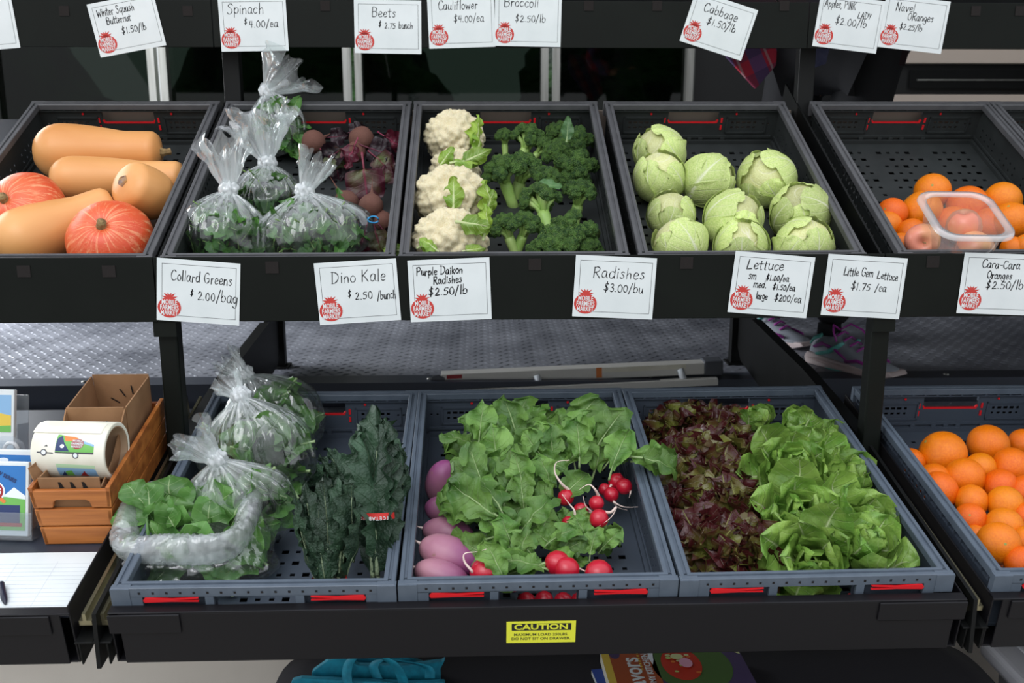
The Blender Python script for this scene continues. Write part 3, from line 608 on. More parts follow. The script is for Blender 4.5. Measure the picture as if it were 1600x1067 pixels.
def leaf_mat(name, base, dark, vein, edge=None, rough=.42, nv=7, slant=3.0, edge_lo=.25, edge_hi=.9, crinkle=160, cs=.35, veinw=1., tr=.2, side=.5):
    q = NT(name, rough); uvs = q.n.nodes.new('ShaderNodeUVMap'); uvs.uv_map = 'uv'; sp = q.n.nodes.new('ShaderNodeSeparateXYZ'); q.link(uvs.outputs[0], sp.inputs[0])
    u, v = sp.outputs[0], sp.outputs[1]
    a = q.math('ABSOLUTE', q.math('SUBTRACT', u, .5))
    mid = q.math('SUBTRACT', 1., q.math('DIVIDE', a, q.math('MULTIPLY', q.math('SUBTRACT', 1.15, v), .05*veinw)), clamp=True)
    fr = q.math('FRACT', q.math('SUBTRACT', q.math('MULTIPLY', v, float(nv)), q.math('MULTIPLY', a, slant)))
    sv = q.math('SUBTRACT', 1., q.math('MULTIPLY', q.math('ABSOLUTE', q.math('SUBTRACT', fr, .5)), 16./veinw), clamp=True)
    sv = q.math('MULTIPLY', sv, q.math('SUBTRACT', 1., q.math('MULTIPLY', a, 1.6)))
    n = q.noise(18, 4); c = q.mix(q.ramp(n, .35, .65), base, dark)
    hv = q.n.nodes.new('ShaderNodeHueSaturation'); q.link(c, hv.inputs['Color']); q.link(q.math('ADD', .68, q.math('MULTIPLY', q.oi.outputs['Random'], .5)), hv.inputs['Value']); c = hv.outputs[0]
    if edge:
        e = q.math('MAXIMUM', q.math('MULTIPLY', a, 2.), v); e = q.math('ADD', e, q.math('MULTIPLY', q.math('SUBTRACT', q.noise(9, 3), .5), 1.1))
        e = q.math('ADD', e, q.math('MULTIPLY', q.math('SUBTRACT', q.oi.outputs['Random'], .5), .7)); c = q.mix(q.ramp(e, edge_lo, edge_hi), c, edge)
    c = q.mix(q.math('MULTIPLY', q.math('MAXIMUM', mid, q.math('MULTIPLY', sv, side)), .8), c, vein)
    cr_ = q.noise(crinkle, 3)
    hgt = q.math('SUBTRACT', q.math('MULTIPLY', cr_, 1.), q.math('MULTIPLY', q.math('MAXIMUM', mid, sv), .6))
    return q.out(c, hgt, cs, .003, tr)
def leaf_mesh(name, L, W, shape, seed=0, nu=8, nv=14, droop=.25, cup=.25, ruffle=.10, freq=3, lobes=0, lfreq=5, stalk=.3, stalk_r=.0022, crumple=.1, twist=0):
    r_ = random.Random(seed); p1, p2, p3 = [r_.uniform(0, 6.28) for _ in range(3)]; v = []; uv = []; f = []
    S = L*stalk
    def spine(t):   # t: distance from the root
        k = t/(L+S); return Vector((math.sin(k*2+p1)*.03*L, t*(1-.15*droop*k), -droop*L*k*k))
    for j in range(nv+1):
        vv = j/nv
        for i in range(nu+1):
            u = 2*i/nu-1; au = abs(u)
            ww = W*shape(vv)*(1+lobes*math.sin(lfreq*2*PI*vv+(p2 if u > 0 else p3))*au+.06*math.sin(13*vv+p3))
            c = spine(S+vv*L)
            z = cup*au**1.6*ww+ruffle*W*au**2*math.sin(freq*2*PI*vv+(p1 if u > 0 else p2))*(.4+.6*vv)+ruffle*.5*W*max(0, vv-.7)*3*math.sin(u*4+p3)
            z += crumple*W*noise.noise(Vector((u*1.6+seed*3, vv*3.2, seed)))
            a = twist*vv; x = u*ww
            v.append((c.x+x*math.cos(a)-z*math.sin(a), c.y+ruffle*.3*W*au*math.cos(freq*6*vv+p3), c.z+x*math.sin(a)+z*math.cos(a))); uv.append(((u+1)/2, vv))
    for j in range(nv):
        for i in range(nu): a = j*(nu+1)+i; f.append((a, a+1, a+nu+2, a+nu+1))
    if S > 0:
        mb = MB(); mb.tube([spine(S*k/4) + Vector((0, 0, -.0003)) for k in range(5)]+[spine(S+L*.35)-Vector((0, 0, .0012)), spine(S+L*.8)-Vector((0, 0, .0004))], [stalk_r*1.2, stalk_r*1.1, stalk_r, stalk_r, stalk_r*.9, stalk_r*.6, stalk_r*.2], 5)
        n = len(v); v += mb.v; f += [tuple(i+n for i in q) for q in mb.f]; uv += [(.5, 0)]*len(mb.v)
    return mesh(name, v, f, True, uv)
ovate = lambda v: math.sin(PI*min(1, v**.75))**.7*(1.0-.25*v)+.02
obovate = lambda v: (.28+.72*math.sin(PI*.5*min(1, v*1.35))**1.4)*math.sqrt(max(0, 1-max(0, (v-.62)/.38)**2.2))+.01
longleaf = lambda v: (.35+.65*math.sin(PI*v**.9)**.6)*math.sqrt(max(0, 1-v**5))+.02
M['radish_leaf'] = leaf_mat('radish_leaf_green', '78a04a', '4c7630', 'b4cc90', crinkle=90, cs=.7, tr=.22)
M['radish_leaf'].node_tree.nodes['Principled BSDF'].inputs['Roughness'].default_value = .5
M['collard'] = leaf_mat('collard_green', '68974a', '4c7b38', 'b8cd98', crinkle=60, cs=.25, rough=.38)
M['spinach'] = leaf_mat('spinach_green', '558a38', '356026', '8fae62', crinkle=80, cs=.4, rough=.35)
M['kale'] = leaf_mat('dino_kale_blue_green', '2f4c34', '1d3424', '9fb08a', crinkle=230, cs=1.0, rough=.5, veinw=.7, tr=.08, side=.15)
M['gem'] = leaf_mat('little_gem_green', 'a0c25c', '6f9c40', 'dbe6b0', crinkle=110, cs=.7, rough=.36, nv=9, veinw=1.5, tr=.25, side=.3)
M['redleaf'] = leaf_mat('red_leaf_lettuce', 'a0ac4c', '7c7c38', 'b4b66c', edge='47181a', rough=.34, edge_lo=.30, edge_hi=.92, crinkle=100, cs=.6, tr=.2, side=.2)
M['beetleaf'] = leaf_mat('beet_leaf_green', '5c6a35', '55243a', '8c2448', edge='4a1626', edge_lo=.45, edge_hi=1.1, crinkle=100, cs=.5)
M['beetdark'] = leaf_mat('beet_leaf_dark', '2c1420', '1c0e16', '6c1c38', crinkle=100, cs=.5)
M['beetred'] = leaf_mat('beet_leaf_red', '7c2c3e', '5c1c30', 'a03858', crinkle=100, cs=.5)
M['cauleaf'] = leaf_mat('cauliflower_leaf', '9dbb45', '79a132', 'dfe8ae', crinkle=60, cs=.3, rough=.4, veinw=1.8)
M['broleaf'] = leaf_mat('broccoli_leaf', '5c8a4c', '47733c', 'a9c088', crinkle=60, cs=.3)
# ================================================================== squashes
q = NT('butternut_skin', .42, .45); n1 = q.noise(9, 4, stretch=(1, 1, .25)); n2 = q.noise(60, 4); n3 = q.noise(14, 5, stretch=(1, .3, 1), rough=.7)
c = q.mix(q.ramp(n1, .3, .7), 'e8ab6b', 'd48f4f'); c = q.mix(q.math('MULTIPLY', q.ramp(n3, .69, .76), .5), c, '8a6a50')
M['butternut'] = q.out(c, n2, .12, .001, sss=.08)
q = NT('kuri_skin', .4, .5); sp = q.n.nodes.new('ShaderNodeSeparateXYZ'); q.link(q.tc.outputs['Object'], sp.inputs[0])
ang = q.math('ARCTAN2', sp.outputs[1], sp.outputs[0]); zz = sp.outputs[2]
cb = q.n.nodes.new('ShaderNodeCombineXYZ'); q.link(q.math('MULTIPLY', ang, 6.), cb.inputs[0]); q.link(q.math('MULTIPLY', zz, 25.), cb.inputs[1]); q.link(q.math('MULTIPLY', q.oi.outputs['Random'], 9), cb.inputs[2])
st = q.noise(1.6, 6, vec=cb.outputs[0], rough=.65); sk = q.noise(230, 3)
c = q.mix(q.ramp(q.noise(12, 3), .3, .7), 'd84a28', 'df6436'); c = q.mix(q.math('MULTIPLY', q.ramp(st, .50, .64), .8), c, 'f0a878'); c = q.mix(q.math('MULTIPLY', q.ramp(sk, .66, .72), .7), c, 'd9b07c')
M['kuri'] = q.out(c, sk, .3, .002, sss=.02)
M['cork'] = mat('corky_stem', 'a58a5c', .85, var=('7b6440', 120, .35, .65), bump=(400, .8, .002))
M['scar'] = mat('squash_scar', 'c9963f', .8, var=('6b6878', 60, .35, .65), bump=(300, .6, .001))
def squash(name, label, P0, P1, r0, r1, group, end_scar=False, flare=1.0):
    """butternut from bulb centre P0 to neck end P1"""
    P0, P1 = Vector(P0), Vector(P1); ax = (P1-P0); L = ax.length; seg = 32; rings = 28; v = []; f = []
    t = thing(name, label, 'squash', zlook(P0, ax), group)
    for j in range(rings+1):
        s = j/rings; z = -r0+s*(L+r0)
        if z < 0: r = r0*math.sqrt(max(0, 1-(z/r0)**2))
        else:
            k = z/L; m_ = k*k*(3-2*k); r = r0+(r1-r0)*min(1, m_*1.5)
            e = (z-(L-r1*.55))/(r1*.55); r *= (max(0, 1-e**2.6))**.5 if e > 0 else 1
        for i in range(seg):
            a = 2*PI*i/seg; d = Vector((math.cos(a), math.sin(a), 0)); nn = 1+.03*noise.noise(Vector((d.x*1.2, d.y*1.2, z*8+r0*99)))+.008*math.cos(10*a)*(k if z > 0 else 0)
            v.append(d*r*nn+Vector((.05*L*math.sin(PI*max(0, z)/L), 0, z)))
    for j in range(rings):
        for i in range(seg): a = j*seg+i; b = j*seg+(i+1) % seg; f.append((a, b, b+seg, a+seg))
    f.append(tuple(range(rings*seg, (rings+1)*seg))); f.append(tuple(range(seg))[::-1])
    part('squash_body', mesh('squash', v, f, True), 'butternut', t)
    mb = MB()
    if end_scar: mb.lathe([(0, .0015), (.005, .0022), (.008, .001), (.010, .003), (.012, .0005), (.0122, -.004)], 5, T_((0, 0, L-.001)))
    else: mb.tube([(0, 0, L-.006), (0, 0, L+.003), (.002, .001, L+.009), (.005, .002, L+.015)], [.013, .008, .006, .0075], 7)
    mb.build('stem_scar' if end_scar else 'stem', 'scar' if end_scar else 'cork', t)
    if not end_scar: MB().lathe([(0, -r0-.001), (.003, -r0-.0016), (.005, -r0+.0005)], 8).build('blossom_end', 'cork', t)
    return t
UF = -.10
def up(px, py, h=0): return at_t(px, py, 'U', h)
def lo(px, py, h=0): return at_t(px, py, 'L', h)
def rad(rpx, P): return rpx*depth(P)/1555.6
P = up(98, 238, -.045); Q = up(254, 238, -.048)
squash('butternut_squash', 'large butternut squash lying across the back of its crate, bulb to the left', P, Q, rad(44, P), rad(33, Q), 'butternut squashes')
P = up(114, 280, -.050); Q = up(290, 279, -.055)
squash('butternut_squash', 'butternut squash in the middle row, partly hidden by the small end-on squash', P, Q, rad(36, P), rad(27, Q), 'butternut squashes')
P = up(40, 374, -.055); Q = up(184, 322, -.045)
squash('butternut_squash', 'butternut squash lying diagonally between the two red squashes', P, Q, rad(50, P), rad(36, Q), 'butternut squashes')
P = up(231, 303, -.03); Q = P+sdir(-.44, .26, .80)*.062
squash('butternut_squash', 'small tan butternut squash turned end-on with a yellow stem scar', P, Q, rad(41, P), rad(38, P), 'butternut squashes', True)
def kuri(label, px, py, rpx, h, axis, fl=.82):
    P = up(px, py, h); r = rad(rpx, P); t = thing('red_squash', label, 'squash', zlook(P, axis), 'red kuri-type squashes')
    v, f = ICO[5]; o = []
    for p in v:
        a = math.atan2(p.y, p.x); hp = math.hypot(p.x, p.y); rr = 1+.018*abs(math.cos(5*a))*hp; k = 1-.16*math.exp(-(hp/.22)**2) if p.z > 0 else 1
        o.append(Vector((p.x*rr*r, p.y*rr*r, p.z*fl*r*k)))
    part('squash_body', mesh('kuri', o, f, True), 'kuri', t)
    mb = MB(); mb.tube([(0, 0, r*fl*.80), (0, 0, r*fl*.90), (.001, 0, r*fl*.98), (.004, .002, r*fl*1.06)], [.013, .0085, .007, .0085], 8); mb.build('stem', 'cork', t, True)
kuri('round red-orange squash at the left edge of the top left crate', 40, 331, 63, -.045, sdir(-.25, .28, .85))
kuri('bright red speckled squash at the front right of the top left crate', 173, 377, 66, -.045, sdir(.06, .38, .85))
# ================================================================== oranges, apples, tub
q = NT('orange_peel', .38, .5); nz = q.noise(420, 2); c = q.mix(q.ramp(q.noise(12, 4), .3, .7), 'f08a22', 'e2701c')
hv = q.n.nodes.new('ShaderNodeHueSaturation'); q.link(c, hv.inputs['Color']); q.link(q.math('ADD', .485, q.math('MULTIPLY', q.oi.outputs['Random'], .022)), hv.inputs['Hue']); hv.inputs['Saturation'].default_value = 1.05
c = q.mix(q.math('MULTIPLY', q.ramp(q.noise(26, 5), .70, .74), .6), hv.outputs[0], '8a4a1c')
M['orange'] = q.out(c, nz, .35, .0012, sss=.12)
M['calyx'] = mat('orange_calyx', '8f9a52', .7)
def orange_mesh(seed):
    v, f = ICO[4]; o = []
    for p in v:
        hp = math.hypot(p.x, p.y); d = 1-.035*math.exp(-(hp/.16)**2)+.012*noise.noise(p*1.7+Vector((seed*5, 0, 0))); d += .004*math.cos(9*math.atan2(p.y, p.x))*math.exp(-(hp/.35)**2)*(1 if p.z > 0 else 0)
        o.append(Vector((p.x*d, p.y*d, p.z*d*.96)))
    return mesh('orange', o, f, True)
ORM = [orange_mesh(i) for i in range(3)]; _c = MB(); _c.lathe([(0, .935), (.05, .94), (.085, .925), (.09, .90)], 6); CAL = mesh('calyx', _c.v, _c.f)
def orange(t, px, py, rpx, h, label, group, axis=None):
    P = at_t(px, py, t, h); r = rad(rpx, P); z = axis if axis is not None else Vector((rnd.uniform(-1, 1), rnd.uniform(-1, 1), rnd.uniform(-.8, 1)))
    o = thing('orange', label, 'orange', zlook(P, z, rnd.uniform(0, 6), r), group)
    part('orange_peel', rnd.choice(ORM), 'orange', o); part('stem_button', CAL, 'calyx', o)
GO = 'oranges in the upper crate'
for a in ((1457, 299, 28, -.058, 'orange at the very back of the upper crate, behind the clear tub'), (1440, 330, 32, -.062, 'orange behind the left rim of the clear tub'), (1512, 322, 32, -.065, 'orange seen through the back of the clear tub'),
          (1394, 333, 24, -.055, 'leftmost back orange by the wall of the upper crate'), (1386, 353, 23, -.065, 'orange half hidden against the left wall of the upper crate'), (1408, 385, 22, -.06, 'front left orange just above the middle rail, upper crate'),
          (1424, 364, 23, -.062, 'orange tucked beside the left foot of the clear tub'), (1567, 313, 29, -.055, 'orange at the back right of the upper crate, beyond the tub'), (1580, 345, 30, -.05, 'orange right of the clear tub with its green stem button up', sdir(-.4, .75, .5)),
          (1489, 352, 30, -.075, 'orange under the middle of the clear tub'), (1546, 352, 28, -.072, 'orange under the right side of the clear tub'), (1583, 389, 20, -.06, 'orange low at the front right of the tub'), (1604, 385, 20, -.05, 'orange cut by the right edge beside the front of the tub')):
    orange('U', *a[:4], a[4], GO, a[5] if len(a) > 5 else None)
GL_ = 'oranges in the lower right crate'
for a in ((1473, 710, 37, -.045, 'large reddish orange at the back left of the lower crate'), (1544, 695, 32, -.045, 'orange at the very back of the lower crate'), (1424, 722, 22, -.055, 'orange showing behind the left rim of the lower crate'),
          (1532, 732, 25, -.05, 'small orange in the second row with its stem button to the right', sdir(.55, -.2, .8)), (1598, 692, 22, -.05, 'orange cut by the right edge in the back row'), (1459, 752, 28, -.055, 'orange behind the smooth yellow-orange one, lower left wall'),
          (1467, 766, 30, -.045, 'smooth yellow-orange orange against the left wall'), (1507, 746, 31, -.045, 'orange in the middle of the lower pile, stem button facing front', sdir(.2, -.5, .85)), (1580, 729, 30, -.045, 'wide orange near the right edge, second row'),
          (1518, 783, 26, -.048, 'pale-shouldered orange at the centre left of the pile'), (1563, 759, 27, -.05, 'orange in the third row near the right'), (1571, 788, 29, -.045, 'orange in the fourth row near the right'), (1516, 811, 25, -.05, 'orange below the pale-shouldered one'),
          (1569, 822, 29, -.048, 'orange just behind the big star-buttoned one'), (1560, 849, 33, -.035, 'big front orange with its star-shaped button facing out', sdir(-.12, .15, .95)), (1524, 838, 18, -.06, 'little of an orange seen left of the big front one'),
          (1603, 768, 26, -.05, 'orange cut by the right edge, fourth row'), (1606, 808, 24, -.05, 'orange cut by the right edge, fifth row'), (1603, 846, 24, -.05, 'orange cut by the right edge beside the big front one'), (1597, 880, 27, -.045, 'orange lowest at the front right corner'), (1548, 880, 18, -.08, 'orange low behind the front rim')):
    orange('L', *a[:4], a[4], GL_, a[5] if len(a) > 5 else None)
q = NT('apple_skin', .3); c = q.mix(q.ramp(q.noise(16, 4, stretch=(1, 1, .3)), .35, .62), 'e8b878', 'e08a72'); M['apple'] = q.out(c, None, sss=.05)
def apple(px, py, rpx, h, axis, label):
    P = up(px, py, h); r = rad(rpx, P); t = thing('apple', label, 'apple', zlook(P, axis), 'apples in the clear tub')
    mb = MB(); mb.lathe([(.0005, .62), (.12, .70), (.3, .86), (.5, .93), (.75, .82), (.95, .42), (1, .05), (.93, -.4), (.72, -.75), (.45, -.92), (.25, -.90), (.08, -.80), (.0005, -.78)], 28, Matrix.Scale(r, 4)); mb.build('apple_skin', 'apple', t, True)
    MB().tube([(0, 0, .62*r), (.02*r, 0, .95*r), (.1*r, 0, 1.15*r)], [.0012, .001, .0014], 6).build('stem', 'cork', t)
apple(1506, 354, 27, -.018, sdir(.2, -.8, -.5), 'pinkish apple lying highest in the clear tub')
apple(1441, 376, 27, -.02, sdir(-.3, -.2, .9), 'apple at the front left in the clear tub')
apple(1523, 389, 28, -.026, sdir(.1, -.5, .85), 'apple at the front right in the clear tub')
def plastic(name, tint, white=.15, rough=.12):
    m = D.materials.new(name); m.use_nodes = True; n = m.node_tree; n.nodes.clear(); A = n.nodes.new
    o = A('ShaderNodeOutputMaterial'); x = A('ShaderNodeMixShader'); y = A('ShaderNodeMixShader'); t = A('ShaderNodeBsdfTransparent'); g = A('ShaderNodeBsdfGlossy'); d = A('ShaderNodeBsdfDiffuse'); lw = A('ShaderNodeLayerWeight')
    t.inputs[0].default_value = rgb(tint); g.inputs['Roughness'].default_value = rough; d.inputs[0].default_value = (.85, .85, .85, 1); lw.inputs[0].default_value = .35; y.inputs[0].default_value = white
    for a, b in ((t.outputs[0], y.inputs[1]), (d.outputs[0], y.inputs[2]), (lw.outputs['Facing'], x.inputs[0]), (y.outputs[0], x.inputs[1]), (g.outputs[0], x.inputs[2]), (x.outputs[0], o.inputs[0])): n.links.new(a, b)
    mm = A('ShaderNodeMath'); mm.operation = 'MULTIPLY'; mm.inputs[1].default_value = .6; n.links.new(lw.outputs['Facing'], mm.inputs[0]); n.links.new(mm.outputs[0], x.inputs[0]); return m
M['tub'] = plastic('clear_tub_plastic', 'f0f0f0', .10); M['tubrim'] = plastic('frosted_tub_rim', 'f4f4f4', .42, .2)
M['acrylic'] = plastic('clear_acrylic', 'f2f5f8', .06)
def tub():
    c4 = [up(1420, 298, .045), up(1541, 300, .045), up(1598, 374, .045), up(1478, 373, .045)]
    cen = sum(c4, Vector())/4; hx = ((c4[1]-c4[0]).length+(c4[2]-c4[3]).length)/4; hy = (c4[3]-c4[0]).length/2*.98
    xa = ((c4[1]-c4[0])+(c4[2]-c4[3])).normalized(); ya = ((c4[0]-c4[3])+(c4[1]-c4[2])); ya = (ya-xa*ya.dot(xa)).normalized(); za = xa.cross(ya)
    t = thing('clear_tub', 'clear plastic square tub with frosted rim resting on the upper oranges', 'container', T_(cen) @ Matrix((xa, ya, za)).transposed().to_4x4())
    def ring(a, b, z, r=.03, n=8):
        o = []
        for cx, cy, s in ((a-r, b-r, 0), (-a+r, b-r, 1), (-a+r, -b+r, 2), (a-r, -b+r, 3)):
            for k in range(n+1): q = PI/2*(s+k/n); o.append((cx+r*math.cos(q), cy+r*math.sin(q), z))
        return o
    def loft(rings, close=False):
        v = sum(rings, []); n = len(rings[0]); f = []
        for j in range(len(rings)-1):
            for i in range(n): f.append((j*n+i, j*n+(i+1) % n, (j+1)*n+(i+1) % n, (j+1)*n+i))
        if close: f.append(tuple(range((len(rings)-1)*n, len(rings)*n)))
        return v, f
    body = loft([ring(hx-.012, hy-.012, 0, .028), ring(hx-.015, hy-.015, -.03, .027), ring(hx-.020, hy-.020, -.062, .025), ring(hx-.025, hy-.025, -.066, .022)], True)
    part('tub_body', mesh('tub', *body, True), 'tub', t)
    part('tub_rim', mesh('tubrim', *loft([ring(hx-.013, hy-.013, -.004, .028), ring(hx-.013, hy-.013, 0, .028), ring(hx-.006, hy-.006, .0015, .032), ring(hx, hy, .0008, .035), ring(hx+.001, hy+.001, -.005, .035)]), True), 'tubrim', t)
tub()
# ================================================================== cabbages
M['cabbage'] = leaf_mat('cabbage_leaf_pale_green', 'dce69c', 'c0d67a', 'f4f4d8', crinkle=26, cs=.5, rough=.38, nv=6, slant=5, veinw=1.2, tr=.12, side=.45)
M['cabbage2'] = leaf_mat('cabbage_heart_yellow_green', 'e6e8ac', 'd9d894', 'f4eed4', crinkle=26, cs=.5, rough=.36, nv=6, slant=5, veinw=1.6, tr=.1, side=.9)
def wrap_leaf(seed):
    r_ = random.Random(seed); nu, nv = 16, 18; v = []; uv = []; f = []; am = r_.uniform(2.1, 2.9); lift = r_.uniform(.02, .12)
    for j in range(nv+1):
        vv = j/nv
        for i in range(nu+1):
            u = 2*i/nu-1; th = .12+am*vv*(1-.12*u*u); wd = 1.25*(.35+.65*math.sin(PI*min(1, vv*.95+.12))**.7); ph = u*wd/max(.35, math.sin(min(th, PI-.3)))
            ph = max(-1.5, min(1.5, ph)); edge = max(abs(u), vv)
            r = 1.0+.012*seed % .03+lift*max(0, edge-.75)*2+.05*max(0, edge-.8)*math.sin(9*u+7*vv+seed)*2+.03*noise.noise(Vector((u*2.5+seed, vv*4, seed*.7)))+.012*abs(math.sin(5*vv*PI-abs(u)*4))
            d = Vector((math.sin(th)*math.sin(ph), -math.sin(th)*math.cos(ph), -math.cos(th))); v.append(d*r); uv.append(((u+1)/2, vv))
    for j in range(nv):
        for i in range(nu): a = j*(nu+1)+i; f.append((a, a+1, a+nu+2, a+nu+1))
    return mesh('wrapper_leaf', v, f, True, uv)
WL = [wrap_leaf(i) for i in range(7)]; WL2 = []
for m_ in WL: WL2.append(m_)
def heart():
    v, f = ICO[4]; o = []; uv = []
    for p in v:
        d = .965+.03*noise.noise(p*2.2)+.015*noise.noise(p*5); o.append(p*d); uv.append((math.atan2(p.y, p.x)/6.283+.5, p.z*.5+.5))
    return mesh('cabbage_heart', o, f, True, uv)
HT = heart()
cabs = [(1030, 238, 44, 36, -.050, 'cabbage farthest back on the left of its crate', 3), (1031, 277, 44, 36, -.045, 'cabbage with a curled leaf edge in front of the back left one', 1), (1106, 281, 40, 40, -.050, 'narrow cabbage with a browned crinkled core, in the middle of the crate', 2), (1198, 281, 47, 42, -.050, 'large cabbage at the back right of the cabbage crate', 4),
        (1049, 336, 42, 31, -.045, 'small wrinkled cabbage in the left column, third from the back', 5), (1146, 343, 50, 40, -.045, 'large pale cabbage at the centre front of the crate', 6), (1251, 333, 50, 42, -.045, 'bright green cabbage near the right wall of the crate', 7), (1062, 381, 49, 34, -.045, 'front left cabbage rising above the middle rail', 8), (1158, 385, 50, 32, -.055, 'low front cabbage just behind the middle rail, in the centre', 9), (1256, 384, 51, 38, -.045, 'front right cabbage with a creased browned side', 10)]
for px, py, rx, ry, h, lb, sd in cabs:
    P = up(px, py, h); r = rad((rx+ry)/2, P); r_ = random.Random(sd); ax = sdir(r_.uniform(-.7, .7), r_.uniform(.2, .8), r_.uniform(.2, .9))
    k = rx/((rx+ry)/2); t = thing('cabbage', lb, 'cabbage', zlook(P, ax, r_.uniform(0, 6)), 'green cabbages')
    sc_ = Matrix.Scale(r*.98, 4)
    part('heart', HT, 'cabbage2', t, Matrix.Diagonal((r, r, r*.96, 1)))
    for i in range(5):
        part('wrapper_leaf', WL[(i*3+sd) % 7], 'cabbage', t, Matrix.Rotation(i*2*PI/5*2.02+r_.uniform(-.2, .2), 4, 'Z') @ Matrix.Rotation(r_.uniform(-.12, .12), 4, 'X') @ Matrix.Scale(r*(.975+.016*i), 4))
# ================================================================== cauliflower
q = NT('cauliflower_curd', .6); n1 = q.noise(300, 3); c = q.mix(q.ramp(q.noise(25, 4), .35, .7), 'ece2c2', 'dccb9c'); M['curd'] = q.out(c, n1, .5, .0015, sss=.15)
def curd(seed):
    v, f = ICO[5]; a = np.array([tuple(p) for p in v]); b1 = bumps(a, fib(34, seed), 2.9); b2 = bumps(a, fib(190, seed+1), 7.6); b3 = bumps(a, fib(900, seed+2), 17)
    r = 1+.15*b1+.10*b2+.035*b3-.17; a = a*r[:, None]; a[:, 2] = np.where(a[:, 2] < -.25, -.25+(a[:, 2]+.25)*.4, a[:, 2]); return mesh('curd', a, f, True)
CU = [curd(1), curd(9)]
LC = [leaf_mesh('cauliflower_leaf', .075, .026, ovate, i, 10, 14, droop=.25, cup=-.35, ruffle=.35, freq=3, stalk=.12, stalk_r=.004, crumple=.35) for i in range(4)]
def cauli(px, py, rpx, sy, h, label, leaves, ax=(0, .55, .8)):
    P = up(px, py, h); r = rad(rpx, P); t = thing('cauliflower', label, 'cauliflower', zlook(P, sdir(*ax)), 'cauliflowers'); inv = t.matrix_basis.inverted()
    part('curd', CU[int(px) % 2], 'curd', t, Matrix.Diagonal((r, r*sy, r*.92, 1)))
    for (lx, ly, dx, dy, s, rl) in leaves:
        R = P+RT*rad(lx-px, P)+UP*rad(ly-py, P)*-1-FWD*r*(.98 if abs(lx-px) < 30 else .7)
        part('leaf', LC[rnd.randrange(4)], 'cauleaf', t, inv @ look(R, sdir(dx, dy, .15), -FWD+UP*.3, rl, s))
cauli(710, 216, 46, .92, -.045, 'cauliflower farthest back, with a smooth green leaf on its right', [(740, 240, .35, 1, .9, 1.0), (748, 250, .15, 1, .7, 1.2)])
cauli(711, 268, 39, .9, -.055, 'small cauliflower squeezed between the two larger ones', [(690, 268, .5, .8, .6, .2), (722, 262, .7, .35, .8, .3), (705, 262, 1, .25, .7, -.4)])
cauli(705, 311, 57, .86, -.040, 'large cauliflower with one pointed leaf standing on its face', [(710, 338, .04, 1, .82, 0), (764, 350, .1, 1, .95, 1.0), (756, 345, .4, .9, .7, .4)])
cauli(704, 378, 58, .84, -.042, 'front cauliflower above the middle rail, with ragged leaves', [(640, 398, -1, .2, .55, 0), (655, 392, .8, .35, .55, .2), (715, 352, 1, -.1, .8, .1), (757, 380, .2, 1, .8, .8), (725, 398, 1, .25, .5, 0), (690, 398, -.6, .5, .5, .3)])
# ================================================================== broccoli
q = NT('broccoli_buds', .6); n1 = q.noise(5, 4); c = q.mix(q.ramp(q.noise(1.3, 3), .38, .62), '3f7030', '78ab46'); c = q.mix(q.ramp(q.noise(9, 3), .54, .66), c, 'a0c264'); M['bud'] = q.out(c, q.noise(9, 3), 1.0, .09)
q = NT('broccoli_stalk_skin', .45); c = q.mix(q.ramp(q.noise(20, 3), .35, .65), 'b4cf7c', '93b85c'); M['stalk'] = q.out(c, q.noise(60, 2), .2, .001, sss=.1)
M['cut'] = mat('cut_stalk_end', 'b4c77a', .6, var=('8fa653', 80, .4, .6))
def floret(seed):
    v, f = ICO[4]; a = np.array([tuple(p) for p in v]); b1 = bumps(a, fib(16, seed), 2.2); b2 = bumps(a, fib(330, seed+1), 10.5)
    r = .74+.24*b1+.085*b2; a = a*r[:, None]; a[:, 2] = np.where(a[:, 2] < -.1, -.1+(a[:, 2]+.1)*.35, a[:, 2]); return mesh('floret', a, f, True)
FL = [floret(i*5) for i in range(4)]
def broc_proto(seed, spread=1.0, n=10, stalkL=.075):
    r_ = random.Random(seed); pts = [(0, 0, 1, .30)]
    for i in range(n-1):
        ring = 0 if i < 4 else 1; m_ = 4 if ring == 0 else n-5; a = 2*PI*(i if ring == 0 else i-4)/m_+.4*ring+r_.uniform(-.2, .2); th = (.55 if ring == 0 else 1.05)*spread
        pts.append((math.sin(th)*math.cos(a), math.sin(th)*math.sin(a), math.cos(th), r_.uniform(.24, .32)))
    mb = MB(); hub = Vector((0, 0, -.010)); mb.tube([(0, 0, -stalkL), (0, 0, -stalkL*.6), (0, 0, -.02), hub], [.0125, .0115, .013, .012], 10)
    for x, y, z, r in pts:
        e = Vector((x, y, z))*.030+Vector((0, 0, .002)); mb.tube([hub+Vector((x, y, 0))*.004-Vector((0, 0, .008)), hub*.4+Vector((x, y, z))*.013, e], [.006, .0045, .006], 7)
    return pts, mesh('stalk', mb.v, mb.f, True)
BP = [broc_proto(i, sp_) for i, sp_ in enumerate((1, 1.15, .9))]
CUTM = MB(); CUTM.lathe([(0, .0012), (.010, .0012), (.0122, 0)], 14, Matrix.Rotation(PI, 4, 'X')); CUTM = mesh('cut_end', CUTM.v, CUTM.f)
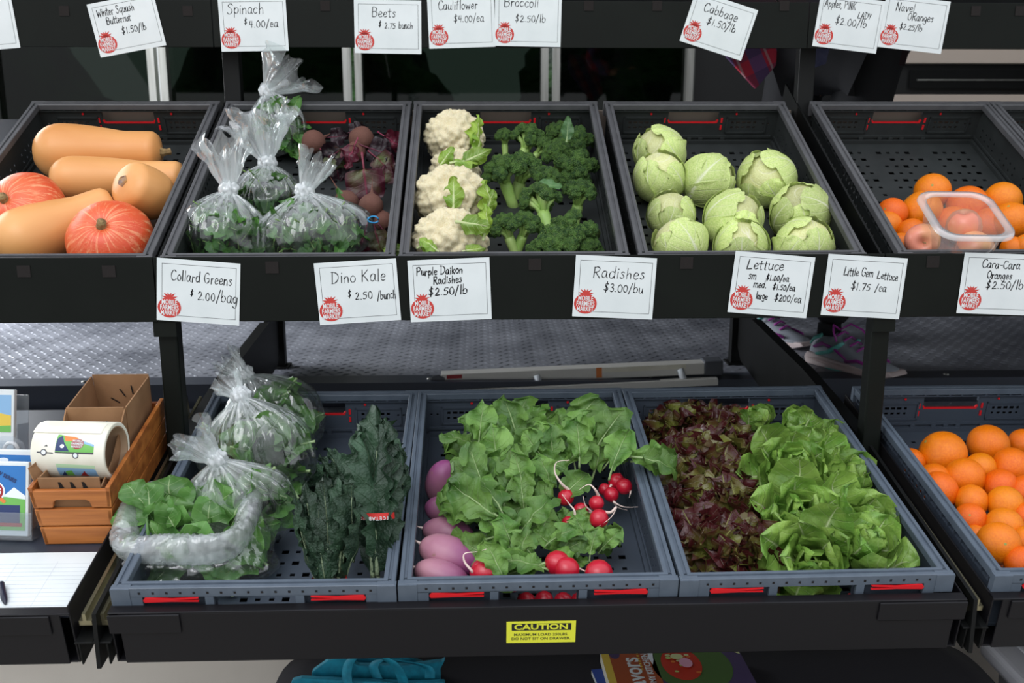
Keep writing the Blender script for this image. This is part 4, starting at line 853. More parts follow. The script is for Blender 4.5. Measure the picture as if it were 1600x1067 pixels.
def broccoli(px, py, rpx, h, axis, label, k=0):
    """px,py: middle of the crown, rpx: its radius"""
    P = up(px, py, h); s = rad(rpx, P)/.041; pts, sm = BP[k % 3]; ax = sdir(*axis)
    t = thing('broccoli', label, 'broccoli', zlook(P-ax*.02*s, ax, rnd.uniform(0, 6), s), 'broccoli heads')
    part('stalk', sm, 'stalk', t); part('cut_end', CUTM, 'cut', t, T_((0, 0, -.075)))
    for i, (x, y, z, r) in enumerate(pts):
        part('floret', FL[(i+k) % 4], 'bud', t, zlook(Vector((x, y, z))*.034, Vector((x, y, z+.15)), i*1.3, r*.056*1.05))
for a in ((788, 212, 17, -.045, (-.05, 1, .2), 'small upright broccoli at the back left of the group', 0), (827, 212, 27, -.035, (.3, 1, .25), 'broccoli on its side at the back, stalk pointing lower left', 1), (850, 228, 19, -.045, (.7, .8, .2), 'little broccoli leaning right behind the pale stalks', 2),
          (872, 205, 20, -.055, (-.1, .6, .8), 'dark broccoli crown at the back with a pale leaf beside it', 0), (905, 221, 29, -.055, (.1, .5, .9), 'dark broccoli crown in the back right corner', 1), (872, 238, 27, -.04, (-.1, .5, .9), 'round dark broccoli crown left of the right wall group', 2), (902, 262, 33, -.05, (.1, .4, .95), 'largest dark broccoli crown against the right wall', 0),
          (782, 264, 31, -.035, (-.35, 1, .25), 'tall broccoli with pale forked stalks beside the cauliflowers', 1), (820, 262, 33, -.045, (.35, 1, .3), 'broccoli behind the forked one, stalk running lower left', 2), (857, 277, 24, -.03, (.3, .8, .5), 'small broccoli with a yellowing centre and a leaf under it', 0),
          (842, 308, 33, -.022, (-.25, .95, -.15), 'broccoli in the middle showing its round cut stalk end', 1), (906, 300, 28, -.04, (.15, 1, .3), 'broccoli on its side near the right wall, stalk down', 2), (893, 366, 37, -.04, (-.45, -.1, .8), 'dark broccoli crown whose cut stalk points at the right wall', 1),
          (788, 352, 27, -.035, (-.4, 1, .3), 'broccoli at the front left with a long bent pale stalk', 0), (823, 350, 27, -.035, (.35, 1, .3), 'broccoli at the front with two thick pale branches', 2), (867, 389, 42, -.035, (0, .5, .9), 'large dark crown at the front just above the rail', 0), (918, 388, 26, -.055, (.2, .4, .9), 'shaded broccoli crown in the front right corner of the crate', 2)):
    broccoli(*a)
lf = leaf_mesh('broccoli_leaf', .05, .014, ovate, 3, droop=.3, ruffle=.3, stalk=.1)
bl = thing('loose_leaf', 'pale broccoli leaf lying between the dark back crowns', 'leaf', look(up(884, 222, -.005), sdir(.1, 1, .3), -FWD)); part('leaf', lf, 'broleaf', bl)
bl = thing('loose_leaf', 'broccoli leaf under the small yellowing crown', 'leaf', look(up(835, 289, -.003), sdir(1, .05, .3), -FWD+UP, .3)); part('leaf', lf, 'broleaf', bl)
# ================================================================== plastic bags
def film(name, base=.10, gain=.55, tint='eef3f2'):
    m = D.materials.new(name); m.use_nodes = True; n = m.node_tree; n.nodes.clear(); A = n.nodes.new; K = n.links.new
    o = A('ShaderNodeOutputMaterial'); tr = A('ShaderNodeBsdfTransparent'); gl = A('ShaderNodeBsdfGlossy'); df = A('ShaderNodeBsdfDiffuse'); tl = A('ShaderNodeBsdfTranslucent')
    lw = A('ShaderNodeLayerWeight'); at = A('ShaderNodeAttribute'); at.attribute_name = 'film'; tcx = A('ShaderNodeTexCoord'); nz = A('ShaderNodeTexNoise'); nz.inputs['Scale'].default_value = 24; nz.inputs['Detail'].default_value = 2
    mp = A('ShaderNodeMapping'); mp.inputs['Scale'].default_value = (1, 1, .28); K(tcx.outputs['Object'], mp.inputs[0]); K(mp.outputs[0], nz.inputs[0])
    rp = A('ShaderNodeMath'); rp.operation = 'SUBTRACT'; rp.inputs[1].default_value = .5; K(nz.outputs[0], rp.inputs[0]); ab = A('ShaderNodeMath'); ab.operation = 'ABSOLUTE'; K(rp.outputs[0], ab.inputs[0])
    bp = A('ShaderNodeBump'); bp.inputs['Strength'].default_value = 1; bp.inputs['Distance'].default_value = .025; K(ab.outputs[0], bp.inputs['Height'])
    for q_ in (gl, lw): K(bp.outputs[0], q_.inputs['Normal'])
    tr.inputs[0].default_value = rgb(tint); gl.inputs['Roughness'].default_value = .13; gl.inputs[0].default_value = (1, 1, 1, 1); df.inputs[0].default_value = (.9, .92, .93, 1); tl.inputs[0].default_value = (.9, .92, .93, 1)
    lw.inputs[0].default_value = .30
    mw = A('ShaderNodeMixShader'); mw.inputs[0].default_value = .5; K(df.outputs[0], mw.inputs[1]); K(tl.outputs[0], mw.inputs[2])
    m1 = A('ShaderNodeMixShader'); K(at.outputs['Fac'], m1.inputs[0]); K(tr.outputs[0], m1.inputs[1]); K(mw.outputs[0], m1.inputs[2])
    f = A('ShaderNodeMath'); f.operation = 'MULTIPLY_ADD'; f.use_clamp = True; K(lw.outputs['Facing'], f.inputs[0]); f.inputs[1].default_value = gain; f.inputs[2].default_value = base
    m2 = A('ShaderNodeMixShader'); K(f.outputs[0], m2.inputs[0]); K(m1.outputs[0], m2.inputs[1]); K(gl.outputs[0], m2.inputs[2]); K(m2.outputs[0], o.inputs[0]); return m
M['film'] = film('clear_bag_film', .06, .5)
def film_mesh(name, v, f, dens):
    me = mesh(name, v, f, True); a = me.attributes.new('film', 'FLOAT', 'POINT'); a.data.foreach_set('value', np.asarray(dens, dtype=np.float32)); return me
def prof_(s):
    if s < .38: return 1-(1-s/.38)**2.6*.5
    x = (s-.38)/.62; return max(0, 1-x**2.1)**.75*(1-.30*x**3)
def bag(name_label, base, knot, tail, width, group, seed, depthk=.8, tailw=.045, dirt=0):
    """base: middle of the bag's underside, knot and tail tip in world space"""
    base, knot, tail = Vector(base), Vector(knot), Vector(tail); ax = knot-base; Hh = ax.length; seg = 96; r_ = random.Random(seed)
    t = thing('plastic_bag', name_label, 'bag', T_(base), group)
    ph = [r_.uniform(0, 6.28) for _ in range(8)]
    side = RT-ax.normalized()*RT.dot(ax.normalized()); side.normalize(); back = ax.normalized().cross(side)
    def ring(c, rx, ry, pleat, wob, dd, s):
        out = []
        for i in range(seg):
            a = 2*PI*i/seg; pl = sum(math.sin(a*k+ph[j]) for j, k in enumerate((9, 14, 21)))/3+.5*math.sin(33*a+ph[4])*.5
            pl2 = 1-2*abs(math.sin(a*6.5+ph[5]+.8*math.sin(a*2+ph[3])))  # sharp folds
            nn = noise.noise(Vector((math.cos(a)*1.5+seed*3, math.sin(a)*1.5, s*3.5)))+.5*abs(noise.noise(Vector((math.cos(a)*3+seed, math.sin(a)*3, s*8))))
            k = 1+pleat*(.6*pl+.5*pl2)+wob*nn; out.append(c+side*(math.cos(a)*rx*k)+back*(math.sin(a)*ry*k))
        return out
    V = []; F = []; De = []; rows = 0
    N1 = 30
    for j in range(N1+1):
        s = j/N1; c = base+ax*s
        k = prof_(s)
        r = max(.010, width*k); V += ring(c, r, max(.010, r*depthk), .04+.30*max(0, s-.42)**1.2/.5, .16*(1-s), 0, s); d = .04+max(0, s-.50)**1.6*1.6
        De += [min(.8, d*(.35+1.1*abs(math.sin(2*PI*i/seg*11+ph[5]+noise.noise(Vector((i*.3, s*4, seed)))))**3)) for i in range(seg)]; rows += 1
    n_body = rows
    for j in range(rows-1):
        for i in range(seg): a = j*seg+i; b = j*seg+(i+1) % seg; F.append((a, b, b+seg, a+seg))
    F.append(tuple(range(seg))[::-1])
    part('bag_body', film_mesh('bag_body', [p-base for p in V], F, De), 'film', t)
    # knot
    v, f = ICO[4]; o = []
    for p in v:
        k = 1+.28*noise.noise(p*2.4+Vector((seed, 0, 0)))+.12*math.sin(9*math.atan2(p.y, p.x)+3*p.z); o.append(knot-base+side*p.x*.017*k+back*p.y*.014*k+ax.normalized()*p.z*.018*k)
    part('knot', film_mesh('knot', o, f, [.85]*len(o)), 'film', t)
    # flared tail of gathered film
    V = []; F = []; De = []; tl = tail-knot; N2 = 18; ta = tl.normalized(); s2 = (side-ta*side.dot(ta)).normalized(); b2 = ta.cross(s2)
    for j in range(N2+1):
        s = j/N2; c = knot+tl*s; r = .008+tailw*(s**.8)
        for i in range(seg):
            a = 2*PI*i/seg; pl = math.sin(7*a+ph[0])+.6*math.sin(12*a+ph[1])+.35*math.sin(19*a+ph[2]); nn = noise.noise(Vector((math.cos(a)*2, math.sin(a)*2+seed, s*4)))
            k = 1+.22*pl*(.4+s*.6)+.35*nn*s; top = .20*tl.length*s*s*(math.sin(3*a+ph[3])+.5*math.sin(8*a+ph[4]))
            V.append(c+ta*top+s2*math.cos(a)*r*k+b2*math.sin(a)*r*.55*k-base); De.append(max(.10, .55-.45*s)*(.7+.5*abs(math.sin(a*7+ph[0]))))
    for j in range(N2):
        for i in range(seg): a = j*seg+i; b = j*seg+(i+1) % seg; F.append((a, b, b+seg, a+seg))
    part('gathered_tail', film_mesh('bag_tail', V, F, De), 'film', t)
    return t, base, ax, side, back
LCB = [leaf_mesh('collard_leaf', .10, .046, obovate, i+220, 8, 12, droop=.3, cup=.3, ruffle=.2, freq=2.5, stalk=.08, stalk_r=.003, crumple=.35) for i in range(5)]
LSP = [leaf_mesh('spinach_leaf', .045, .018, ovate, i, 4, 7, droop=.6, cup=.3, ruffle=.3, stalk=.5, stalk_r=.0014, crumple=.5) for i in range(5)]
LCO = [leaf_mesh('collard_leaf', .11, .048, obovate, i+20, 8, 14, droop=.5, cup=.25, ruffle=.22, freq=2.5, stalk=.5, stalk_r=.0032, crumple=.35) for i in range(6)]
def joined(name, mats, sources, m, parent, kind='stuff'):
    """many small leaves as one mesh"""
    V = []; F = []; U = []; n = 0
    for me, mx in sources:
        vs = np.empty(len(me.vertices)*3, dtype=np.float32); me.vertices.foreach_get('co', vs); vs = vs.reshape(-1, 3); mm = np.array(mx); V.append(vs @ mm[:3, :3].T+mm[:3, 3])
        uvl = np.zeros((len(me.vertices), 2), dtype=np.float32)
        lv = np.empty(len(me.loops), dtype=np.int32); me.loops.foreach_get('vertex_index', lv); lu = np.empty(len(me.loops)*2, dtype=np.float32); me.uv_layers[0].data.foreach_get('uv', lu); uvl[lv] = lu.reshape(-1, 2); U.append(uvl)
        F += [tuple(i+n for i in p.vertices) for p in me.polygons]; n += len(vs)
    o = part(name, mesh(name, np.concatenate(V), F, True, np.concatenate(U)), m, parent, kind=kind); return o
def core(r, label=None):
    v, f = ICO[3]; return [Vector(p)*r*(1+.15*noise.noise(p*2)) for p in v], f
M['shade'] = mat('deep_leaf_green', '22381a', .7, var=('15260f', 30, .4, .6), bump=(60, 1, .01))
def fill_spinach(b, label, group, width, n=170, seed=1, depthk=.8):
    t0, base, ax, side, back = b; r_ = random.Random(seed); L = ax.length; src = []; t = thing('spinach', label, 'greens', T_(base), group)
    for i in range(n):
        a = r_.uniform(0, 2*PI); s = r_.uniform(.08, .74); rr = r_.uniform(.45, .80)*width*prof_(s)
        p = ax*s+side*math.cos(a)*rr+back*math.sin(a)*rr*depthk; nrm = side*math.cos(a)+back*math.sin(a)+ax.normalized()*.5
        d = (ax.normalized()*r_.uniform(-1, 1)+side*r_.uniform(-1, 1)+back*r_.uniform(-1, 1)); src.append((LSP[i % 5], look(p-d.normalized()*.02, d, nrm+Vector((r_.uniform(-.4, .4),)*3), 0, r_.uniform(.65, 1.0))))
    joined('spinach_leaves', None, src, 'spinach', t)
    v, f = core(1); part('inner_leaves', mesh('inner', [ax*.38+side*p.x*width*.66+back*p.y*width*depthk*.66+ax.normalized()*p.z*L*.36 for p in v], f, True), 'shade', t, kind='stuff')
GB = 'tied bags of spinach on the upper shelf'
def pt(t, px, py, h, pull=0): P = at_t(px, py, t, h); return P
def facing(P, px, py, shift=0):
    """point seen at px,py at the same distance as P (plus shift)"""
    d = ray(px, py); return CAM+d*((depth(P)+shift))
def mkbag(t, bpx, bpy, bh, kx, ky, tx, ty, wpx, label, grp, seed, kshift=-.02, tshift=-.02, depthk=.8, tailw=.045):
    B = at_t(bpx, bpy, t, bh); K_ = facing(B, kx, ky, kshift); Tt = facing(B, tx, ty, kshift+tshift); return bag(label, B, K_, Tt, rad(wpx, B), grp, seed, depthk, tailw), rad(wpx, B)
b, w_ = mkbag('U', 444, 243, UF+.01, 418, 142, 455, 104, 44, 'tied clear bag of spinach farthest back, its tail flaring above the shelf', GB, 11, tailw=.05); fill_spinach(b, 'spinach inside the back bag of the upper shelf', 'spinach in bags', w_, 130, 1)
b, w_ = mkbag('U', 420, 338, UF+.004, 417, 253, 402, 180, 52, 'tied clear bag of spinach with the widest white tail, in the middle', GB, 12, tailw=.052); fill_spinach(b, 'spinach inside the middle bag with the wide tail', 'spinach in bags', w_, 130, 2)
b, w_ = mkbag('U', 343, 408, UF+.004, 358, 296, 348, 222, 69, 'tied clear bag of spinach at the front left, against the crate wall', GB, 13, depthk=.7, tailw=.034); fill_spinach(b, 'spinach inside the front left bag', 'spinach in bags', w_, 170, 3, .7)
b, w_ = mkbag('U', 493, 412, UF+.004, 476, 299, 497, 248, 92, 'tied clear bag of spinach at the front right with a short crumpled tail', GB, 14, depthk=.55, tailw=.022); fill_spinach(b, 'spinach inside the front right bag', 'spinach in bags', w_, 220, 4, .55)
# ================================================================== beets
q = NT('beet_skin', .7); c = q.mix(q.ramp(q.noise(30, 5), .35, .65), '7a5040', '5a352e'); M['beet'] = q.out(c, q.noise(200, 3), .5, .002)
M['beetstem'] = mat('beet_stem', '7c2440', .45); M['twist'] = mat('blue_twist_band', '2f8fc4', .4)
LBT = [leaf_mesh('beet_leaf', .07, .036, ovate, i+40, 8, 12, droop=.25, cup=.2, ruffle=.3, freq=3, stalk=.35, stalk_r=.002, crumple=.5) for i in range(4)]
def beet_mesh():
    mb = MB(); mb.lathe([(.0005, 1.0), (.18, 1.0), (.35, .93), (.7, .72), (.95, .3), (1, 0), (.9, -.4), (.62, -.75), (.3, -.98), (.12, -1.2), (.06, -1.6), (.03, -2.1), (.0005, -2.6)], 20); return mesh('beet', [p*(1+.05*noise.noise(p*1.5)) for p in mb.v], mb.f, True)
BT = beet_mesh()
def beets(label, origin, roots, leaves, band=None):
    t = thing('beet_bunch', label, 'beets', T_(origin), 'bunches of beets'); inv = t.matrix_basis.inverted()
    for px, py, r, h, dx, dy, tw in roots:
        P = up(px, py, h); part('beet_root', BT, 'beet', t, inv @ zlook(P, sdir(dx, dy, tw), 0, rad(r, P)))
    for k, (px, py, dx, dy, h, s, m, rl) in enumerate(leaves):
        P = up(px, py, h); part('leaf', LBT[k % 4], m, t, inv @ look(P, sdir(dx, dy, .1), -FWD+UP*.5, rl, s))
    if band:
        P = up(*band); MB().tube([P+RT*.010*math.cos(a)+UP*.006*math.sin(a)-FWD*.004*math.sin(a*2) for a in np.linspace(0, 5.9, 14)], .0016, 6).build('twist_band', 'twist', t, True, world=True)
beets('beet bunch at the back right of its crate with one large red and green leaf', up(530, 250, UF), [(490, 222, 19, -.04, -.5, -.4, .5), (565, 217, 20, -.045, .2, -.6, .6), (555, 238, 17, -.05, .6, -.2, .3)],
      [(566, 238, .08, -1, .0, 1.25, 'beetleaf', 0), (560, 215, -.45, -.9, -.015, .75, 'beetred', .3), (545, 225, -.8, -.5, -.03, .8, 'beetdark', -.4), (560, 225, 1, -.3, -.03, .9, 'beetdark', .3), (575, 235, .9, -.8, -.035, .8, 'beetdark', 0), (590, 240, .3, -1, -.05, .8, 'beetdark', .4),
       (520, 235, .2, -1, -.05, .8, 'beetdark', 0), (505, 215, .9, .1, -.045, .6, 'beetdark', .5), (500, 232, .7, -.5, -.04, .7, 'beetred', .2), (590, 205, .4, -.3, -.05, .8, 'beetdark', .8), (600, 215, .1, -1, -.06, .8, 'beetdark', .8), (535, 210, .6, .2, -.05, .6, 'beetdark', .2)])
beets('beet bunch tied with a blue band at the front right of its crate', up(575, 340, UF), [(541, 317, 20, -.05, .5, -.8, .1), (580, 322, 20, -.04, 0, -1, .3), (600, 346, 16, -.06, .2, -1, .2)],
      [(583, 345, .2, -1, -.04, .7, 'beetdark', .2), (575, 348, -.3, -1, -.05, .7, 'beetdark', -.2), (590, 350, .7, -.9, -.055, .7, 'beetdark', .3), (560, 345, .1, -1, -.06, .7, 'beetdark', .5), (600, 300, .1, 1, -.07, .6, 'beetdark', .4), (570, 290, -.5, -1, -.07, .8, 'beetdark', .2)], (583, 343, -.025))
# ================================================================== lower left crate: collards and kale
GC = 'tied bags of collard greens in the lower crate'
def fill_collard(b, label, w, n, seed, depthk, up_k=.55):
    t0, base, ax, side, back = b; r_ = random.Random(seed); t = thing('collard_greens', label, 'greens', T_(base), 'bunches of collards in bags')
    for i in range(n):
        a = 2*PI*i/n*2.6+r_.uniform(-.3, .3); s0 = r_.uniform(.12, .66); k = .78*w*prof_(s0)
        nrm = side*math.cos(a)+back*math.sin(a)+ax.normalized()*.2; p = ax*s0+side*math.cos(a)*k*.8+back*math.sin(a)*k*.8*depthk
        d = ax.normalized()*r_.uniform(-.5, 1)+side*r_.uniform(-1, 1)*.9+back*r_.uniform(-.5, .5); part('leaf', LCB[i % 5], 'collard', t, look(p-d.normalized()*.045, d, nrm, 0, w/.12*r_.uniform(.7, 1.0)))
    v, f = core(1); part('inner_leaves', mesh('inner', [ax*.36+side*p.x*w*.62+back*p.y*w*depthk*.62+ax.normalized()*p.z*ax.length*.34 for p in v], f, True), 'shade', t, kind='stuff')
b, w_ = mkbag('L', 452, 722, UF+.01, 383, 586, 352, 560, 82, 'tied bag of collards farthest back, bulging to the right of its knot', GC, 21, .02, 0, .6, .018); fill_collard(b, 'collard greens in the back bag of the lower crate', w_, 40, 5, .6)
b, w_ = mkbag('L', 420, 775, UF+.02, 376, 619, 350, 590, 92, 'tied bag of collards behind the one with the spiky tail, long pleats down its face', GC, 22, -.03, 0, .6, .020); fill_collard(b, 'collard greens in the second bag from the back', w_, 42, 6, .6)
b, w_ = mkbag('L', 392, 850, UF+.015, 338, 718, 293, 682, 98, 'tied bag of collards with a spiky white tail pointing left', GC, 23, -.05, -.02, .55, .030); fill_collard(b, 'collard greens in the tied bag behind the open one', w_, 42, 7, .55)
# open bag with rolled rim
def open_bag():
    B = lo(318, 905, UF+.012); C0 = facing(B, 294, 812, -.005); R1 = rad(94, C0); R2 = rad(118, B)
    t = thing('plastic_bag', 'open clear bag of collards with its rim rolled down, front left', 'bag', T_(B)); seg = 96; V = []; F = []; De = []
    nrm = (UP*.62-FWD*.5+Vector((0, 0, .5))).normalized(); xa = (RT-nrm*RT.dot(nrm)).normalized(); ya = nrm.cross(xa)
    for j in range(25):
        s = j/24
        for i in range(seg):
            a = 2*PI*i/seg; lowx = Vector((math.cos(a)*R2*.96, math.sin(a)*R2*.48, 0)); hi = C0-B+xa*math.cos(a)*R1+ya*math.sin(a)*R1*.80-nrm*.012
            k = s**1.1; p = lowx*(1-(1-s)**6*.25)*(1-k)+hi*k; bulge = math.sin(PI*s)*.018; p += Vector((math.cos(a), math.sin(a), 0))*bulge
            nn = noise.noise(Vector((math.cos(a)*2.2, math.sin(a)*2.2, s*3)))*.012+abs(noise.noise(Vector((math.cos(a)*5, math.sin(a)*5, s*7))))*.008; p += Vector((math.cos(a), math.sin(a), .2))*nn; V.append(p); De.append(.04+.12*max(0, s-.7))
    for j in range(24):
        for i in range(seg): a = j*seg+i; b_ = j*seg+(i+1) % seg; F.append((a, b_, b_+seg, a+seg))
    F.append(tuple(range(seg))[::-1]); part('bag_body', film_mesh('open_bag', V, F, De), 'film', t)
    V = []; F = []; De = []; m = 18; sg = 220
    for i in range(sg):
        a = 2*PI*i/sg; sq = (abs(math.cos(a))**3.2+abs(math.sin(a))**3.2)**(-1/3.2); c = C0-B+xa*math.cos(a)*R1*sq*.97+ya*math.sin(a)*R1*.80*sq*.97+nrm*(.004*math.sin(3*a)); o_ = xa*math.cos(a)+ya*math.sin(a)
        for k in range(m):
            b_ = 2*PI*k/m; rr = .0155*(1+.16*math.sin(2*b_+a*2)+.10*noise.noise(Vector((math.cos(a)*3, math.sin(a)*3, math.cos(b_))))+.16*abs(math.sin(a*27+b_*3+3*math.sin(a*4)))+.10*abs(noise.noise(Vector((math.cos(a)*14, math.sin(a)*14, b_)))))
            V.append(c+o_*math.cos(b_)*rr*1.05+nrm*math.sin(b_)*rr*1.25); De.append(.42+.3*noise.noise(Vector((a*9, b_*1.5, 0))))
    for i in range(sg):
        for k in range(m): F.append((i*m+k, i*m+(k+1) % m, ((i+1) % sg)*m+(k+1) % m, ((i+1) % sg)*m+k))
    part('rolled_rim', film_mesh('rolled_rim', V, F, De), 'film', t, label='rolled white rim')
    g = thing('collard_greens', 'collard greens standing up out of the open bag', 'greens', T_(B)); inv = g.matrix_basis.inverted()
    for k, (px, py, dx, dy, tw, s, rl, zh) in enumerate(((250, 832, -.35, 1, .25, .62, -.3, .3), (232, 800, -.5, .9, .2, .45, .6, .3), (232, 815, -.9, .35, .4, .42, .2, .8), (275, 852, .10, 1, .3, .62, .75, .2), (268, 852, -.25, 1, .35, .6, -.35, .2), (302, 858, -.5, .8, .5, .62, -.2, .3), (318, 862, .15, 1, .2, .62, .1, .2), (333, 862, .1, 1, .0, .72, .5, .2),
                (348, 862, .25, 1, .1, .66, -.4, .2), (335, 855, -.1, 1, -.1, .62, 0, .2), (300, 855, .2, 1, -.2, .8, .2, .2), (262, 840, -.1, 1, -.2, .8, 0, .2))):
        P = facing(C0, px, py, .0); part('leaf', LCB[k % 5], 'collard', g, inv @ look(P, sdir(dx, dy, tw), -FWD*(1)+UP*zh, rl, s*1.22))
    r_ = random.Random(5)
    for k in range(26):
        a = 2*PI*k/26*1.0+r_.uniform(-.1, .1); P = B+Vector((math.cos(a)*R2*.62, math.sin(a)*R2*.28, .03+r_.uniform(0, .045))); d = Vector((r_.uniform(-1, 1), r_.uniform(-.4, .2), r_.uniform(-.1, .7))).normalized()
        part('leaf', LCB[k % 5], 'collard', g, inv @ look(P-d*.05, d, Vector((math.cos(a), math.sin(a)-.6, .4)), 0, r_.uniform(.6, .85)))
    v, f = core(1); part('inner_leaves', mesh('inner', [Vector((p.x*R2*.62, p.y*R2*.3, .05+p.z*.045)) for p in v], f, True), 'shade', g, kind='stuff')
open_bag()
LK = [leaf_mesh('kale_leaf', .155, .026, longleaf, i+60, 10, 26, droop=.25, cup=-.5, ruffle=.28, freq=6, lobes=.06, lfreq=9, stalk=.12, stalk_r=.0026, crumple=.5) for i in range(5)]
M['bandred'] = mat('red_paper_band', 'd0302c', .5)
def kale(label, px, py, h, dx, dy, tw, n, s, spread, band, seed, fl=1, word=None):
    P = lo(px, py, h); ax = sdir(dx, dy, tw); t = thing('kale_bunch', label, 'kale', look(P, ax, -FWD+UP*.4), 'bunches of dark dino kale'); r_ = random.Random(seed)
    for i in range(n):
        k = (i/(n-1)-.5)*2 if n > 1 else 0; a = r_.uniform(-.2, .2)
        part('leaf', LK[i % 5], 'kale', t, Matrix.Translation((k*.012*fl, r_.uniform(-.01, .02), r_.uniform(-.010, .012)*fl-.006*k*k)) @ Matrix.Rotation(-k*spread+a*.3, 4, 'Z') @ Matrix.Rotation(k*1.3+r_.uniform(-.3, .3), 4, 'Y') @ Matrix.Scale(s*r_.uniform(.85, 1.1), 4))
    if band is not None:
        y0, rx, rz = band; V = []; F = []; n_ = 30
        for i in range(n_):
            a = 2*PI*i/n_
            for yy in (-.005, .005): V.append((rx*math.cos(a), y0+yy+.003*math.sin(a), rz*math.sin(a)))
        for i in range(n_): F.append((2*i, (2*i+2) % (2*n_), (2*i+3) % (2*n_), 2*i+1))
        bd = part('paper_band', mesh('band', V, F, True), 'bandred', t)
        if word:
            for k, ch in enumerate(word):
                a = PI/2+(k-(len(word)-1)/2)*.0052/rx; txt('band_text', ch, .0075, 'white', bd, T_((rx*1.03*math.cos(a), y0, rz*1.03*math.sin(a))) @ Matrix.Rotation(-(PI/2-a)*-1, 4, 'Y').inverted() @ Matrix.Rotation(PI, 4, 'Z'), offset=.0002)
    return t
kale('dino kale bunch standing along the crate wall with a red paper band', 592, 905, -.055, -.02, 1, .05, 9, 1.35, .10, (.098, .027, .020), 3, 1.0, 'VEGETABLES')
kale('dino kale bunch fanned at the front with a pale midrib and red band', 516, 918, -.040, -.05, 1, .35, 14, .84, .46, (.012, .026, .018), 4, 1.2, 'SELECTED V')
kale('dino kale lying across the back of the kale pile', 595, 745, -.06, -1, .05, .1, 6, .85, .18, None, 5, 1.0)
kale('dino kale leaves lying deep behind the banded bunch', 575, 800, -.07, -.5, .8, .1, 7, .7, .3, None, 6, 1.2)
kale('dino kale against the right wall behind the banded bunch', 612, 840, -.06, .03, 1, .1, 6, .95, .12, None, 7, 1.0)
kale('dino kale low in the middle between the bags and the banded bunch', 540, 880, -.07, -.1, 1, .2, 7, .75, .35, None, 8, 1.3)
# ================================================================== middle lower crate: daikon and radishes
q = NT('purple_daikon_skin', .45); sp = q.n.nodes.new('ShaderNodeSeparateXYZ'); q.link(q.tc.outputs['Object'], sp.inputs[0]); k_ = q.math('ADD', sp.outputs[2], q.math('MULTIPLY', q.math('SUBTRACT', q.noise(14, 4), .5), .12))
c = q.mix(q.ramp(k_, -.06, .06), 'ba8690', '7e326a'); c = q.mix(q.ramp(q.noise(9, 3), .58, .75), c, '96507e'); c = q.mix(q.math('MULTIPLY', q.ramp(q.noise(70, 5), .68, .74), .6), c, '8a6a58'); M['daikon'] = q.out(c, q.noise(150, 3), .15, .001, sss=.06)
def daikon(px, py, r, L, h, dx, dy, label, fl=0):
    P = lo(px, py, h); R = rad(r, P); LL = rad(L, P); v, f = ICO[4]; o = []
    for p in v: o.append(Vector((p.x*R*(1+.05*noise.noise(p*1.5+Vector((px, 0, 0)))), p.y*R, p.z*LL*(1+.04*noise.noise(p*2))))) 
    t = thing('daikon_radish', label, 'daikon', zlook(P, sdir(dx, dy, .25)), 'purple daikon radishes'); part('daikon_root', mesh('daikon', o, f, True), 'daikon', t)
    MB().tube([(0, 0, -LL*.97), (.002, 0, -LL-.008), (.006, .002, -LL-.018)], [.003, .0012, .0004], 6).build('root_tip', 'roothair', t, True)
M['roothair'] = mat('radish_root_hair', 'e6cfc4', .5)
for a in ((689, 752, 24, 36, -.045, .3, .9, 'purple daikon farthest back along the left wall'), (690, 797, 21, 27, -.05, -.9, .35, 'purple daikon with a pale yellowish end, second from the back'), (700, 832, 23, 42, -.045, 1, -.12, 'deep purple daikon in the middle of the left wall'), (703, 868, 30, 52, -.03, 1, -.35, 'largest purple daikon, second from the front'), (690, 900, 25, 46, -.035, 1, -.25, 'pale pink daikon at the front left corner of its crate')): daikon(*a)
q = NT('radish_skin', .3, .6); c = q.mix(q.ramp(q.noise(30, 3), .35, .65), 'c81a34', 'b01028'); M['radish'] = q.out(c, q.noise(80, 2), .05, .001, sss=.05)
RDM = MB(); RDM.lathe([(.0005, -1.12), (.12, -1.04), (.4, -.92), (.75, -.66), (.97, -.25), (1, .05), (.9, .45), (.62, .8), (.35, .95), (.2, 1.02), (.0005, 1.05)], 18); RDM = mesh('radish', RDM.v, RDM.f, True)
LR = [leaf_mesh('radish_leaf', .078, .029, obovate, i+80, 9, 15, droop=.65, cup=.22, ruffle=.42, freq=2.6, lobes=.16, lfreq=3.5, stalk=.30, stalk_r=.0022, crumple=.45, twist=rnd.uniform(-.6, .6)) for i in range(8)]
def radish_bunch(label, org, radishes, leaves):
    O = lo(*org); t = thing('radish_bunch', label, 'radishes', T_(O), 'bunches of radishes'); inv = t.matrix_basis.inverted()
    for px, py, r, h, dx, dy, tw, tail in radishes:
        P = lo(px, py, h); R = rad(r, P); rt = part('radish_root', RDM, 'radish', t, inv @ zlook(P, sdir(dx, dy, tw), 0, R))
        if tail:
            path = [P-sdir(dx, dy, tw)*R*.95]
            pr = [facing(P, a, b_, -.012) for a, b_ in tail]; pts = catmull3([path[0]]+pr); n = len(pts)
            MB().tube(pts, [max(.0005, .0030*(1-k/n)**1.2) for k in range(n)], 6).build('root_hair', 'roothair', t, True, world=True)
    for k, (px, py, dx, dy, tw, s, rl, h) in enumerate(leaves):
        P = lo(px, py, h); part('leaf', LR[k % 8], 'radish_leaf', t, inv @ look(P, sdir(dx, dy, tw), -FWD+UP*.55, rl, s))
def catmull3(p, k=5):
    o = []
    for i in range(len(p)-1):
        a, b_, c_, d_ = p[max(i-1, 0)], p[i], p[i+1], p[min(i+2, len(p)-1)]
        for j in range(k): u = j/k; o.append(.5*(2*b_+(c_-a)*u+(2*a-5*b_+4*c_-d_)*u*u+(3*b_-a-3*c_+d_)*u**3))
    return o+[p[-1]]
